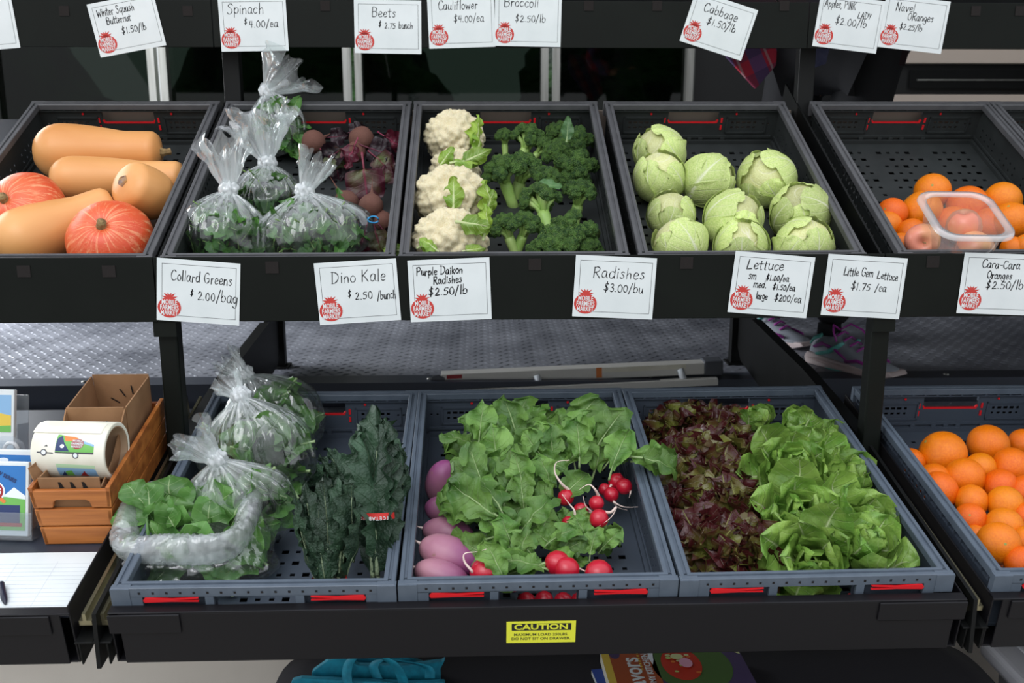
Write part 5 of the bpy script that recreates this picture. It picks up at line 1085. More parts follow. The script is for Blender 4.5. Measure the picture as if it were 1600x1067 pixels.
def fan(cx, cy, n, a0, a1, seed, h0=-.05, h1=.0, rx=50, ry=40, s0=.65, s1=.98):
    r_ = random.Random(seed); o = []
    for i in range(n):
        a = math.radians(a0+(a1-a0)*(i+.5)/n)+r_.uniform(-.3, .3); px, py = cx+r_.uniform(-rx, rx), cy+r_.uniform(-ry, ry)
        o.append((px, py, math.cos(a), math.sin(a), r_.uniform(0, .6), r_.uniform(s0, s1), r_.uniform(-.6, .6), r_.uniform(h0, h1)))
    return o
radish_bunch('radish bunch at the right centre with five red roots and long white tails', (900, 800, UF), [(884, 777, 13, -.01, -.4, -1, .1, [(905, 745), (875, 722), (868, 740)][:0] or [(877, 755), (867, 738), (870, 722), (890, 719)]), (932, 786, 12, -.005, -.3, -1, .1, [(930, 765), (920, 757), (905, 765)]),
    (936, 810, 15, -.01, -.7, -.6, .3, [(955, 800), (963, 792), (955, 808), (936, 822)]), (908, 797, 12, -.025, -.8, .4, .2, [(925, 800), (915, 790), (911, 775)]), (889, 818, 12, -.02, -.5, .5, .2, [(898, 800), (890, 788), (878, 772)])],
    fan(838, 772, 16, 60, 200, 1, -.05, -.01, 34, 40)+fan(905, 850, 7, -20, 150, 2, -.06, -.045, 20, 14, .45, .6))
radish_bunch('radish bunch at the back right whose leaves hang over into the lettuce crate', (965, 760, UF), [(963, 752, 13, -.03, -.3, -.6, .1, [(952, 765), (962, 790), (980, 797)]), (975, 760, 13, -.03, -.9, .6, .1, [(985, 770), (983, 778)]), (955, 773, 12, -.035, -.4, .8, .1, [(960, 785), (975, 792), (997, 792)]), (945, 765, 10, -.04, -.3, .8, .1, None)],
    fan(905, 722, 28, 30, 150, 3, -.05, .005, 48, 34)+[(965, 716, 1, .08, .1, .95, .2, .03), (985, 712, 1, .0, .2, .85, -.3, .035), (1000, 705, 1, -.5, .1, .7, .3, .03), (985, 720, .9, .1, .3, .8, .5, .02), (1000, 718, .3, -1, .0, .6, .6, .0)])
radish_bunch('radish bunch at the front left beside the daikon with one big red root', (755, 897, UF), [(758, 895, 24, -.02, .8, .1, .3, [(738, 893), (726, 878), (726, 865), (745, 862), (760, 858)]), (800, 912, 14, -.07, .5, 0, .3, None), (822, 940, 15, -.085, .3, 0, .3, None)],
    fan(825, 870, 14, 30, 170, 5, -.06, -.03, 40, 18, .6, .8)+[(792, 920, -.25, 1, .3, .75, .3, -.03), (745, 918, -.9, .25, .2, .6, .2, -.05), (745, 915, -.6, -.2, .2, .5, .2, -.05)])
radish_bunch('radish bunch at the front centre under a large torn pale leaf', (880, 890, UF), [(871, 880, 20, -.02, -.7, .4, .4, [(893, 880), (905, 888), (930, 897), (970, 898)]), (886, 890, 20, -.02, -.5, .8, .3, None), (936, 896, 22, -.025, -1, .2, .4, [(955, 905), (965, 902)]), (850, 938, 15, -.085, .3, 0, .3, None), (880, 940, 15, -.085, .3, 0, .3, None), (905, 938, 13, -.085, .3, 0, .3, None)],
    [(870, 880, -1, .0, .35, 1.05, .1, -.02), (868, 895, -.9, .55, .3, .9, .2, -.03)]+fan(880, 858, 8, 40, 150, 6, -.07, -.045, 22, 12, .5, .65)+fan(915, 880, 6, 60, 200, 8, -.07, -.05, 20, 20, .5, .6))
radish_bunch('mass of radish greens at the back left with no roots showing', (770, 740, UF), [], fan(795, 765, 30, 50, 190, 9, -.06, .0, 38, 60, .8, 1.1)+fan(805, 706, 14, 20, 170, 10, -.05, .0, 60, 16)+fan(795, 835, 16, 40, 190, 12, -.05, -.01, 28, 32, .7, .95))
# ================================================================== right lower crate: lettuces
def frilly(seed):
    r_ = random.Random(seed); nu, nv = 22, 16; v = []; uv = []; f = []; p = [r_.uniform(0, 6.28) for _ in range(4)]; L, W = .085, .048
    for j in range(nv+1):
        vv = j/nv
        for i in range(nu+1):
            u = 2*i/nu-1; th = u*1.25*(.35+.65*vv); rr = L*vv*(1-.10*abs(u)); e = max(0, vv-.30)/.70; e2 = e*e
            x = math.sin(th)*rr*1.0; y = math.cos(th)*rr
            z = -.2*vv*vv*L+e2*(.019*math.sin(7*u+p[0])+.014*math.sin(15*u+p[1]+3*vv)+.006*math.sin(29*u+p[2]))+.006*noise.noise(Vector((u*3, vv*4, seed)))+.35*abs(u)**2*L*vv*.6
            y += e2*.007*math.cos(17*u+p[1]); x += e2*.006*math.cos(23*u+p[3]); v.append((x, y, z)); uv.append(((u+1)/2, vv))
    for j in range(nv):
        for i in range(nu): a = j*(nu+1)+i; f.append((a, a+1, a+nu+2, a+nu+1))
    return mesh('lettuce_leaf', v, f, True, uv)
LF = [frilly(i) for i in range(7)]
def head(nm, label, grp, px, py, h, axis, n, meshes, m, s, seed, open0=.15, open1=1.35, base=.02, heartr=None):
    P = lo(px, py, h); ax = sdir(*axis); t = thing(nm, label, 'lettuce', zlook(P-ax*.03*s, ax), grp); r_ = random.Random(seed)
    for i in range(n):
        k = (i+.5)/n; a = i*2.39996+r_.uniform(-.2, .2); th = open0+(open1-open0)*k**.8
        # leaf runs along local Y: tilt it up from the flat by (90deg - th) and spin
        mm = Matrix.Rotation(a, 4, 'Z') @ Matrix.Translation((0, base*k*s, .012*(1-k)*s)) @ Matrix.Rotation(PI/2-th, 4, 'X') @ Matrix.Rotation(r_.uniform(-.2, .2), 4, 'Y') @ Matrix.Scale(s*(.72+.33*k)*r_.uniform(.92, 1.08), 4)
        part('leaf', meshes[i % len(meshes)], m, t, mm)
    return t
GR = 'red leaf lettuces'
for i, (px, py, h, ax, s, lb) in enumerate(((1052, 668, -.055, (-.3, .6, .6), .95, 'red leaf lettuce in the back left corner, very dark tips'), (1120, 672, -.05, (.1, .7, .7), 1.0, 'red leaf lettuce at the back beside the green heads'), (1160, 715, -.05, (.4, .5, .8), .95, 'red leaf lettuce against the green heads, behind the middle'), (1072, 725, -.045, (-.6, .4, .7), .95, 'red leaf lettuce with pale green leaves near the crate wall'),
        (1120, 762, -.05, (.1, .4, .9), 1.05, 'red leaf lettuce in the middle of the crate'), (1075, 800, -.06, (-.6, .3, .7), .85, 'red leaf lettuce by the left wall, second from the front'), (1158, 818, -.05, (.3, .3, .9), 1.0, 'dark red leaf lettuce second from the front on the right'), (1112, 868, -.045, (-.3, .3, .9), 1.0, 'red leaf lettuce at the front left of the crate'), (1185, 885, -.05, (.3, .3, .9), .95, 'crimson red leaf lettuce at the front, beside the green heads'))):
    head('red_leaf_lettuce', lb, GR, px, py, h, ax, 26, LF, 'redleaf', s*.86, i+30, .1, 1.5)
LG = [leaf_mesh('gem_leaf', .095, .040, obovate, i+100, 9, 14, droop=-.35, cup=.55, ruffle=.16, freq=3.5, stalk=0, crumple=.5) for i in range(6)]
GG = 'little gem lettuces'
for i, (px, py, h, ax, s, op, n, lb) in enumerate(((1182, 668, -.045, (.1, .9, .3), .62, .75, 12, 'green lettuce with an upright rounded leaf at the back left'), (1240, 690, -.035, (.35, 1, .1), .85, .55, 12, 'closed pointed green lettuce leaning right at the back'), (1285, 712, -.05, (.5, .9, .4), .8, .9, 12, 'green lettuce at the back right with one upright leaf'), (1232, 742, -.03, (0, .55, .85), .92, 1.35, 20, 'open green lettuce rosette facing the viewer'),
        (1310, 765, -.045, (.45, .6, .6), .95, 1.2, 14, 'green lettuce on the right with a broad ribbed leaf'), (1245, 815, -.04, (-.2, .5, .8), 1.0, 1.25, 15, 'green lettuce below the rosette with yellow-edged leaves'), (1325, 830, -.045, (.4, .5, .7), 1.0, 1.25, 14, 'green lettuce at the right wall with layered leaves'), (1265, 880, -.035, (-.2, .3, .9), .95, 1.3, 15, 'green lettuce at the front left of the green group'), (1340, 868, -.03, (.25, .7, .6), .85, 1.1, 13, 'green lettuce in the front right with one large smooth leaf'), (1225, 850, -.065, (-.4, .3, .8), .75, 1.3, 10, 'small green lettuce wedged beside the red heads'))):
    head('gem_lettuce', lb, GG, px, py, h, ax, n, LG, 'gem', s, i+60, .12, op, .012)
# ================================================================== left tray: wooden crate, label roll, leaflets, sign-up sheet
def Lm(x, t, h=-.045, rz=0): return tm('L', x, t, h, rz)
q = NT('orange_pine', .5); gr = q.noise(26, 5, stretch=(.10, 1, 1.6), rough=.6); c = q.mix(q.ramp(gr, .36, .66), 'c87c3a', '8e4c1e'); M['pine'] = q.out(c, gr, .3, .001)
M['pine2'] = M['pine']; M['kraft'] = mat('kraft_cardboard', '9a7350', .85, var=('8a6544', 20, .35, .65), bump=(500, .2, .0005))
M['slot'] = mat('dark_slot', '120c08', .9)
wc = thing('wooden_crate', 'small orange-stained slatted wooden crate on the left tray', 'crate', Lm(-.632, .168))
def plank(name, pts, y0, y1, par=wc, m='pine'): return bev(MB().prism(pts, 'y', y0, y1).build(name, m, par), .0015)
# end boards are trapezoids: the crate widens upwards
def wq(z): return .0545+.0075*z/.10
for ye in (0, .285):
    for z0, z1 in ((.001, .033), (.036, .066)): plank('slat', [(-wq(z0), z0), (wq(z0), z0), (wq(z1), z1), (-wq(z1), z1)], ye, ye+.008)
    z0, z1 = .069, .100; plank('slat', [(-wq(z0), z0), (-.030, z0), (-.027, .080), (-.022, .083), (.022, .083), (.027, .080), (.030, z0), (wq(z0), z0), (wq(z1), z1), (-wq(z1), z1)], ye, ye+.008)
for s in (-1, 1):
    for z0, z1 in ((.001, .033), (.036, .066), (.069, .106)):
        bev(MB().add([(s*wq(z0), .0, z0), (s*(wq(z0)-.007), .0, z0), (s*(wq(z1)-.007), .0, z1), (s*wq(z1), .0, z1), (s*wq(z0), .293, z0), (s*(wq(z0)-.007), .293, z0), (s*(wq(z1)-.007), .293, z1), (s*wq(z1), .293, z1)], [(0, 1, 2, 3), (4, 7, 6, 5), (0, 4, 5, 1), (1, 5, 6, 2), (2, 6, 7, 3), (3, 7, 4, 0)]).build('slat', 'pine', wc), .001)
plank('crate_base', [(-.047, .003), (.047, .003), (.047, .008), (-.047, .008)], .009, .284)
cbx = thing('cardboard_box', 'brown cardboard divider box with slits, standing in the wooden crate', 'box', Lm(-.634, .182, -.036))
def wall(pts3, th, name='cardboard_panel'):
    """quad panel given by 4 points, thickened"""
    a = [Vector(p) for p in pts3]; n = (a[1]-a[0]).cross(a[3]-a[0]).normalized()*th
    MB().add(a+[p+n for p in a], [(0, 1, 2, 3), (7, 6, 5, 4), (0, 4, 5, 1), (1, 5, 6, 2), (2, 6, 7, 3), (3, 7, 4, 0)]).build(name, 'kraft', cbx)
w_ = .043
wall([(-w_, 0, 0), (w_, 0, 0), (w_+.004, -.002, .108), (-w_-.004, -.002, .108)], .0022)
for x in (-w_, w_):
    s = 1 if x > 0 else -1
    wall([(x, 0, 0), (x, .13, 0), (x+s*.006, .138, .152), (x+s*.003, .06, .100)], -.0022*s); wall([(x, 0, 0), (x, .005, 0), (x+s*.003, .061, .100), (x+s*.003, .0, .088 if s > 0 else .108)], -.0022*s)
    wall([(x, .134, 0), (x, .262, 0), (x+s*.008, .262, .150), (x+s*.006, .142, .152)], -.0022*s)
wall([(-w_, .13, 0), (w_, .13, 0), (w_+.004, .138, .155), (-w_-.004, .138, .155)], .0022); wall([(-w_, .262, 0), (w_, .262, 0), (w_+.006, .266, .152), (-w_-.006, .266, .152)], .0022)
wall([(-w_-.012, .002, .085), (-w_-.004, .06, .085), (-w_-.006, .06, .12), (-w_-.022, .01, .118)], .0015, 'side_flap')
for x in (-.016, .002, .020): MB().add([(x, -.0045, .090), (x+.0075, -.0045, .090), (x+.003, -.0045, .101), (x-.001, -.0045, .101)], [(0, 1, 2, 3)]).build('cut_slit', 'slot', cbx)
for yb in (.136, .2640):
    for k, (dx, dz, an) in enumerate(((-.018, .0, 55), (-.006, .012, 28), (.008, .017, 4), (.020, .012, -22))):
        a = math.radians(an); c0 = Vector((dx+.010, yb-.003+.0, .098+dz)); u = Vector((-math.sin(a), 0, math.cos(a))); v_ = Vector((math.cos(a), 0, math.sin(a)))
        MB().add([c0-v_*.0012, c0+v_*.0012, c0+u*.017+v_*.0012, c0+u*.017-v_*.0012], [(0, 1, 2, 3)]).build('cut_slit', 'slot', cbx)
# roll of printed labels, axis across
M['cream_paper'] = mat('cream_label_paper', 'ece8d8', .55, var=('e2decb', 20, .4, .6)); M['core'] = mat('cardboard_core', 'a08468', .8)
for nm, hx in (('navy', '2b3a66'), ('grass', '6fb457'), ('sky', '8ab4d8'), ('dkgrey', '4a4a50'), ('lime', 'b6cf7a'), ('oran', 'e0803c'), ('skyd', '2f74b8'), ('snow', 'e8eef4'), ('teal', '1290a8'), ('teald', '0d7890'), ('blue2', '2648a0'), ('yel', 'e2c24c'), ('rust', 'a85028'), ('soup', 'c43420'), ('bowl', '4a6a34'), ('cab', 'cfd49a'), ('pink', 'e6a8c0'), ('plum', '4a3c64'), ('maroon', 'a0282c'), ('litgreen', 'b9d8b0')): M[nm] = mat('print_'+nm, hx, .5)
RR, RL = .046, .118
Pr = at_t(127, 703, 'L', .080); roll = thing('label_roll', 'large roll of cream printed labels lying in the front of the cardboard box', 'roll', T_(Pr) @ Matrix.Rotation(-.10, 4, 'Z') @ Matrix.Rotation(PI/2, 4, 'Y'))
# local: axis Z = world x; angle measured so that print faces the viewer
mb = MB(); mb.lathe([(RR-.006, -RL/2+.001), (RR-.001, -RL/2), (RR, -RL/2+.001), (RR, RL/2-.001), (RR-.001, RL/2), (RR-.006, RL/2-.0005)], 72); mb.build('label_web', 'cream_paper', roll, True)
mb = MB(); mb.lathe([(RR-.006, -RL/2+.001), (RR-.006, RL/2-.0005), (RR-.0085, RL/2-.001), (RR-.0085, -RL/2+.001), (RR-.006, -RL/2+.001)], 72); mb.build('core_tube', 'core', roll, True)
def cyl_patch(name, pts, m, par=roll, off=.0003):
    """pts: polygon in (u along the roll left->right, w up the front in metres of arc); wrapped round the roll"""
    us = [p[0] for p in pts]; n = 10; V = []; F = []
    # fan triangulation subdivided: sample polygon interior by splitting into strips of w
    w0, w1 = min(p[1] for p in pts), max(p[1] for p in pts)
    def span(w):
        xs = []
        for i in range(len(pts)):
            (x0, y0), (x1, y1) = pts[i], pts[(i+1) % len(pts)]
            if (y0-w)*(y1-w) <= 0 and y0 != y1: xs.append(x0+(x1-x0)*(w-y0)/(y1-y0))
        return (min(xs), max(xs)) if xs else (0, 0)
    for j in range(n+1):
        w = w0+(w1-w0)*min(.999, max(.001, j/n)); a, b_ = span(w); th = w/RR
        for u in (a, b_): V.append((-(RR+off)*math.sin(th), -(RR+off)*math.cos(th), u))
    for j in range(n): F.append((2*j, 2*j+1, 2*j+3, 2*j+2))
    part(name, mesh(name, V, F), m, par)
def cpoly(cx, cy, rx, ry, n=14): return [(cx+rx*math.cos(2*PI*i/n), cy+ry*math.sin(2*PI*i/n)) for i in range(n)]
y0_ = .012
for args in (([(-.019, y0_), (.043, y0_), (.043, y0_+.012), (.024, y0_+.018), (-.014, y0_+.028), (-.018, y0_+.028)], 'grass', .0002), ([(-.019, y0_+.001), (.004, y0_+.001), (-.006, y0_+.016), (-.010, y0_+.026), (-.017, y0_+.022)], 'navy', .0003), ([(-.004, y0_+.017), (.022, y0_+.018), (.012, y0_+.024), (-.008, y0_+.026)], 'oran', .0003), ([(.016, y0_+.016), (.043, y0_+.009), (.043, y0_+.012), (.024, y0_+.018)], 'sky', .0003),
             (cpoly(.016, y0_+.013, .0105, .008), 'maroon', .0004), (cpoly(-.008, y0_+.009, .0035, .003), 'snow', .0005), ([(-.019, y0_-.002), (.043, y0_-.003), (.043, y0_), (-.019, y0_)], 'dkgrey', .0004), ([(-.048, y0_-.002), (-.022, y0_-.003), (-.022, y0_-.001), (-.048, y0_)], 'dkgrey', .0004), (cpoly(-.037, y0_-.001, .0052, .0052), 'dkgrey', .0005), (cpoly(-.037, y0_-.001, .0036, .0036), 'snow', .0006), (cpoly(.014, y0_-.005, .0050, .0050), 'dkgrey', .0005), (cpoly(.014, y0_-.005, .0034, .0034), 'snow', .0006), ([(-.037, y0_+.008), (-.031, y0_+.008), (-.033, y0_+.011)], 'dkgrey', .0004),
             ([(-.019, y0_-.026), (.043, y0_-.027), (.043, y0_-.021), (-.019, y0_-.019)], 'litgreen', .0003), ([(-.019, y0_-.045), (.043, y0_-.045), (.043, y0_-.028), (-.019, y0_-.026)], 'sky', .0003), ([(-.010, y0_-.045), (.006, y0_-.045), (.004, y0_-.031), (-.006, y0_-.033)], 'grass', .0004), ([(-.016, y0_-.045), (-.006, y0_-.045), (-.008, y0_-.033)], 'navy', .0005), ([(.014, y0_-.045), (.028, y0_-.045), (.024, y0_-.032)], 'maroon', .0004)): cyl_patch('label_print', args[0], args[1], roll, args[2])
for i, s in enumerate(('MOBILE', 'FARMERS', 'MARKET')):
    w2 = y0_+.0175-.0045*i; th = w2/RR; p = Vector((-(RR+.0008)*math.sin(th), -(RR+.0008)*math.cos(th), .016)); nrm = Vector((-math.sin(th), -math.cos(th), 0)); xx = Vector((0, 0, 1)); yy = nrm.cross(xx)
    txt('label_text', s, .0048, 'white', roll, T_(p) @ Matrix((xx, yy, nrm)).transposed().to_4x4(), offset=.0001)
MB().add([(-(RR+.0006)*math.sin(t_), -(RR+.0006+max(0, 1.15-t_)*.012)*math.cos(t_), z) for t_ in (.95, 1.1, 1.3, 1.5) for z in (-.060, .050)], [(0, 1, 3, 2), (2, 3, 5, 4), (4, 5, 7, 6)]).build('loose_end', 'cream_paper', roll)
# leaflets in acrylic holders
def leaflet_stand(label, blabel, cx, ybot, ytop, t, xr, hh, thick, front, lean=.22, group='leaflets'):
    P0 = Lm(0, t).translation; Pr_ = at_y(xr, ybot, P0.y); x1 = Pr_.x; W2 = .094
    m = T_((x1-W2/2, P0.y, P0.z+.006)) @ Matrix.Rotation(-.10, 4, 'Z') @ Matrix.Rotation(-lean, 4, 'X')
    h = thing('leaflet_holder', label, 'holder', m, 'clear acrylic leaflet holders')
    o = bev(MB().box(-W2/2-.008, W2/2+.012, -.008, .034, -.006, -.002).build('holder_base', 'acrylic', h), .002)
    bev(MB().box(-W2/2-.006, W2/2+.010, .030, .0325, -.002, hh*.92).build('back_plate', 'acrylic', h), .001); bev(MB().box(-W2/2-.006, W2/2+.010, -.008, -.0055, -.002, hh*.33).build('front_lip', 'acrylic', h), .001); bev(MB().box(W2/2+.0085, W2/2+.0105, -.006, .031, -.002, hh*.55).build('side_plate', 'acrylic', h), .001)
    b_ = thing('leaflet_stack', blabel, 'leaflets', m, group); bev(MB().box(-W2/2, W2/2, 0, thick, 0, hh).build('leaflet_pages', 'white', b_), .0015)
    F_ = lambda nm, pts, mm, d=.0004: MB().add([(x*W2-W2/2, -d, z*hh) for x, z in pts], [tuple(range(len(pts)))]).build(nm, mm, b_)
    X = Matrix.Rotation(PI/2, 4, 'X')
    if front == 1:
        F_('cover_print', [(.03, .45), (.95, .45), (.95, .95), (.03, .95)], 'skyd'); F_('cover_print', [(.03, .40), (.95, .40), (.95, .55), (.75, .66), (.6, .56), (.4, .68), (.03, .5)], 'snow', .0006); F_('cover_print', [(.03, .08), (.95, .08), (.95, .50), (.6, .53), (.03, .46)], 'grass', .0008); F_('cover_print', [(.40, .17), (.86, .17), (.86, .42), (.40, .42)], 'navy', .001)
        F_('cover_print', [(.25, .13), (.90, .13), (.90, .18), (.25, .18)], 'maroon', .0012); F_('cover_print', [(.45, .50), (.58, .44), (.62, .47), (.5, .55)], 'oran', .0012)
        F_('cover_print', [(.30+.30*math.cos(2*PI*i/24), .60+.165*math.sin(2*PI*i/24)) for i in range(24)], 'snow', .0011); F_('cover_print', [(.30+.27*math.cos(2*PI*i/24), .60+.15*math.sin(2*PI*i/24)) for i in range(24)], 'maroon', .0013)
        for i, s in enumerate(('MOBILE', 'FARMERS', 'MARKET')): txt('cover_text', s, .0125, 'white', b_, T_((.30*W2-W2/2, -.0015, hh*(.665-.065*i))) @ X, offset=.0004, sx=.85)
        txt('cover_text', 'W SERIES', .0085, 'navy', b_, T_((.62*W2-W2/2, -.0012, hh*.80)) @ X @ Matrix.Rotation(-.45, 4, 'Z'), offset=.0002)
    elif front == 2:
        F_('cover_print', [(.03, .35), (.96, .35), (.96, .93), (.03, .93)], 'skyd'); F_('cover_print', [(.5, .5), (.96, .48), (.96, .40), (.5, .40)], 'snow', .0006)
        F_('cover_print', [(.42+.09*math.cos(2*PI*i/16), .86+.03*math.sin(2*PI*i/16)) for i in range(16)], 'snow', .0008)
    else:
        F_('cover_print', [(.03, .62), (.95, .62), (.95, .93), (.03, .93)], 'sky'); F_('cover_print', [(.03, .48), (.95, .48), (.95, .66), (.5, .72), (.03, .68)], 'yel', .0006); F_('cover_print', [(.03, .44), (.95, .44), (.95, .53), (.03, .50)], 'grass', .0008)
leaflet_stand('clear holder around the front leaflets with the red round logo', 'stack of leaflets with blue sky, mountain and red round logo, in front', 0, 838, 718, .185, 46, .118, .010, 1)
leaflet_stand('clear acrylic holder behind the front leaflet stack', 'blue-topped leaflet stack right behind the front one', 0, 800, 700, .222, 56, .118, .009, 2)
leaflet_stand('tall clear holder at the left edge near the truck floor', 'pale leaflets with a yellow and blue picture in the tall holder at the left edge', 0, 720, 600, .40, 22, .135, .010, 3)
nt_ = thing('acrylic_tag', 'clear rounded acrylic hanger with a ring hole above the leaflets', 'hanger', T_(at_t(18, 700, 'L', .05)) @ Matrix.Rotation(PI/2-.15, 4, 'X'))
mb = MB(); mb.prism([(-.05, -.045), (.028, -.045), (.027, -.01), (.020, .010), (.004, .020), (-.05, .022)], 'z', 0, .002); bev(mb.build('hanger_plate', 'acrylic', nt_), .0008)
mb = MB(); mb.lathe([(.008, .002), (.0095, .006), (.0125, .006), (.014, .002)], 24, T_((0, -.002, 0))); mb.build('hole_ring', 'tubrim', nt_, True)
# sign-up sheet and pen
sh = thing('signup_sheet', 'white ruled sign-up sheet lying at the front of the left tray', 'paper', Lm(-.70, .012, -.0445)); 
x0s, x1s, tS = -.20, .110, .135
MB().box(x0s, x1s, 0, tS, 0, .0004).build('paper_sheet', 'white', sh); M['rule'] = mat('ruled_line', '9aa0ac', .7); M['rulef'] = mat('faint_ruled_line', 'b9bdc6', .7)
for k in range(11): MB().box(x0s, x1s-.004, .008+k*.0098, .0084+k*.0098, .0004, .0005).build('ruled_line', 'rule', sh)
for x in (-.06, -.01, .05): MB().box(x, x+.0005, .006, .112, .0004, .0005).build('ruled_line', 'rulef', sh)
pn = thing('pen', 'black pen lying at the lower left corner of the sign-up sheet', 'pen', T_(lo(6, 932, -.040)) @ Matrix.Rotation(A_L, 4, 'X') @ Matrix.Rotation(.5, 4, 'Z') @ Matrix.Rotation(PI/2+.1, 4, 'X')); M['penblue'] = mat('dark_pen_plastic', '1b1d30', .3)
mb = MB(); mb.lathe([(.0005, -.018), (.002, -.016), (.0042, -.008), (.0048, 0), (.0048, .006)], 16, Matrix.Rotation(PI, 4, 'X')); mb.build('pen_barrel', 'penblue', pn, True); MB().lathe([(.0047, -.03), (.0047, .0)], 14).build('pen_grip', 'penblue', pn, True)
# ================================================================== ladder lying on the truck floor edge
A0 = at_y(678, 602, 2.52); A1 = at_y(1128, 582, 2.52); dl_ = (A1-A0); 
ld = thing('step_ladder', 'folded aluminium step ladder lying along the truck floor edge', 'ladder', T_(A0)); ly = dl_.normalized(); M['ladgrey'] = mat('grey_ladder_plastic', '55585f', .5); M['ladalu'] = mat('ladder_aluminium', 'dcdad4', .45, metal=.15)
mL = T_(A0) @ Matrix((ly, Vector((0, 1, 0)), Vector((-ly.z, 0, ly.x)))).transposed().to_4x4(); LN = dl_.length
bev(MB().box(.02, LN-.04, -.012, .03, 0, .031, mL).build('side_rail', 'ladalu', ld, world=True), .002); bev(MB().box(.06, LN-.02, -.045, -.020, -.022, -.004, mL).build('side_rail', 'ladalu', ld, world=True), .002)
bev(MB().box(LN-.05, LN, -.016, .034, -.004, .036, mL).build('end_cap', 'ladgrey', ld, world=True), .004)
MB().prism([(-.03, -.02), (.035, -.02), (.030, .022), (.015, .032), (.0, .03)], 'y', -.018, -.013, mL).build('hinge_plate', 'ladgrey', ld, world=True); MB().lathe([(.0005, .004), (.005, .004), (.006, 0)], 12, mL @ T_((.012, -.018, .010)) @ Matrix.Rotation(PI/2, 4, 'X')).build('hinge_bolt', 'alu', ld, True, world=True)
for f_ in (.37, .865): MB().tube([mL @ Vector((LN*f_, -.03, -.02)), mL @ Vector((LN*f_-.012, -.014, .018))], .009, 12).build('rung', 'snow', ld, True, world=True)
MB().box(.035, .075, -.0128, -.012, .019, .029, mL).build('warning_label', 'maroon', ld, world=True); MB().box(.425, .440, -.0128, -.012, .004, .0315, mL).build('warning_label', 'oran', ld, world=True); MB().box(.44, .66, -.0128, -.012, .018, .030, mL).build('warning_label', 'cream_paper', ld, world=True)
# ================================================================== table with black cloth under the drawers, totes, magazine, bin
M['cloth'] = mat('black_tablecloth', '191820', .85, bump=(260, .25, .001)); tb = thing('covered_table', 'table under a black cloth below the pulled-out drawer', 'table', (.28, 1.5, 0))
def cloth():
    # top with rounded corners and folds falling to the ground
    n = 96; rows = [(0, 0), (.5, 0), (.93, 0), (1, -.008), (1.015, -.03), (1.03, -.2), (1.05, -.4), (1.06, -.575)]; V = []; F = []
    for k, z in rows:
        for i in range(n):
            a = 2*PI*i/n; c_, s_ = math.cos(a), math.sin(a); e = (abs(c_)**7+abs(s_)**7)**(-1/7); fo = 1+(.02*math.sin(a*18)+.012*math.sin(a*31))*min(1, abs(z)*3) if z < -.01 else 1
            V.append((.655*c_*e*k*fo, .285*s_*e*k*fo, .6+z))
    for j in range(len(rows)-1):
        for i in range(n): F.append((j*n+i, j*n+(i+1) % n, (j+1)*n+(i+1) % n, (j+1)*n+i))
    return mesh('cloth', V, F, True)
part('table_cloth', cloth(), 'cloth', tb)
MB().box(-.60, .60, -.24, .24, .565, .59).build('table_top', 'wallblack', tb)
for x in (-.55, .53):
    for y in (-.2, .18): MB().box(x, x+.03, y, y+.03, 0, .565).build('leg', 'black', tb)
tt = thing('tote_bag', 'folded teal fabric tote bags with looped handles on the black cloth', 'bag', at_z(575, 1067, .605)); Pt = at_z(575, 1067, .605); M['tealcloth'] = mat('teal_nonwoven_fabric', '1391ac', .7, var=('0f7c95', 60, .4, .6), bump=(900, .4, .0005))
def sheet(name, pts, m, par, th=.0015, sub=1):
    a = [Vector(p) for p in pts]; o = part(name, mesh(name, a, [tuple(range(len(a)))]), m, par, world=True); s = o.modifiers.new('t', 'SOLIDIFY'); s.thickness = th; s.offset = 0; return o
def strap(name, path, wd, m, par, axis):
    path = [Vector(p) for p in path]; V = []; F = []
    for p in path: V += [p-axis*wd/2, p+axis*wd/2]
    for i in range(len(path)-1): F.append((2*i, 2*i+1, 2*i+3, 2*i+2))
    o = part(name, mesh(name, V, F, True), m, par, world=True); s = o.modifiers.new('t', 'SOLIDIFY'); s.thickness = .0015; s.offset = 0; return o
Z0 = .602
def tz(px, py, z): return at_z(px, py, z)
def fp(px, py, dz=0):   # stand above the cloth at a chosen depth
    return at_y(px, py, 1.63+dz)
for k, (pts, dz) in enumerate(((((455, 1064), (470, 1060), (640, 1068), (695, 1066), (698, 1120), (450, 1120)), -.035), (((487, 1050), (512, 1032), (535, 1026), (560, 1040), (640, 1040), (690, 1034), (696, 1030), (688, 1046), (690, 1100), (485, 1100)), .0), (((515, 1036), (540, 1026), (640, 1028), (668, 1040), (660, 1090), (515, 1090)), .03))):
    v, f, n = [], [], len(pts)
    a = [fp(x, y, dz) for x, y in pts]; b_ = [p+Vector((0, .016, -.002)) for p in a]; V = a+b_; F = [tuple(range(n)), tuple(range(n, 2*n))[::-1]]+[(i, i+n, (i+1) % n+n, (i+1) % n) for i in range(n)]
    bev(part('folded_panel', mesh('tote', V, F), 'tealcloth', tt, world=True), .003)
for k, (pa, dz) in enumerate((([(545, 1075), (542, 1050), (550, 1030), (575, 1022), (605, 1030), (622, 1045), (632, 1070)], -.045), ([(590, 1060), (584, 1040), (600, 1030), (635, 1034), (668, 1042), (672, 1060)], -.02))):
    P_ = catmull3([fp(x, y, dz+.012*math.sin(i)) for i, (x, y) in enumerate(pa)]); strap('handle', P_, .022, 'tealcloth', tt, Vector((.75, -.45, .25)).normalized())
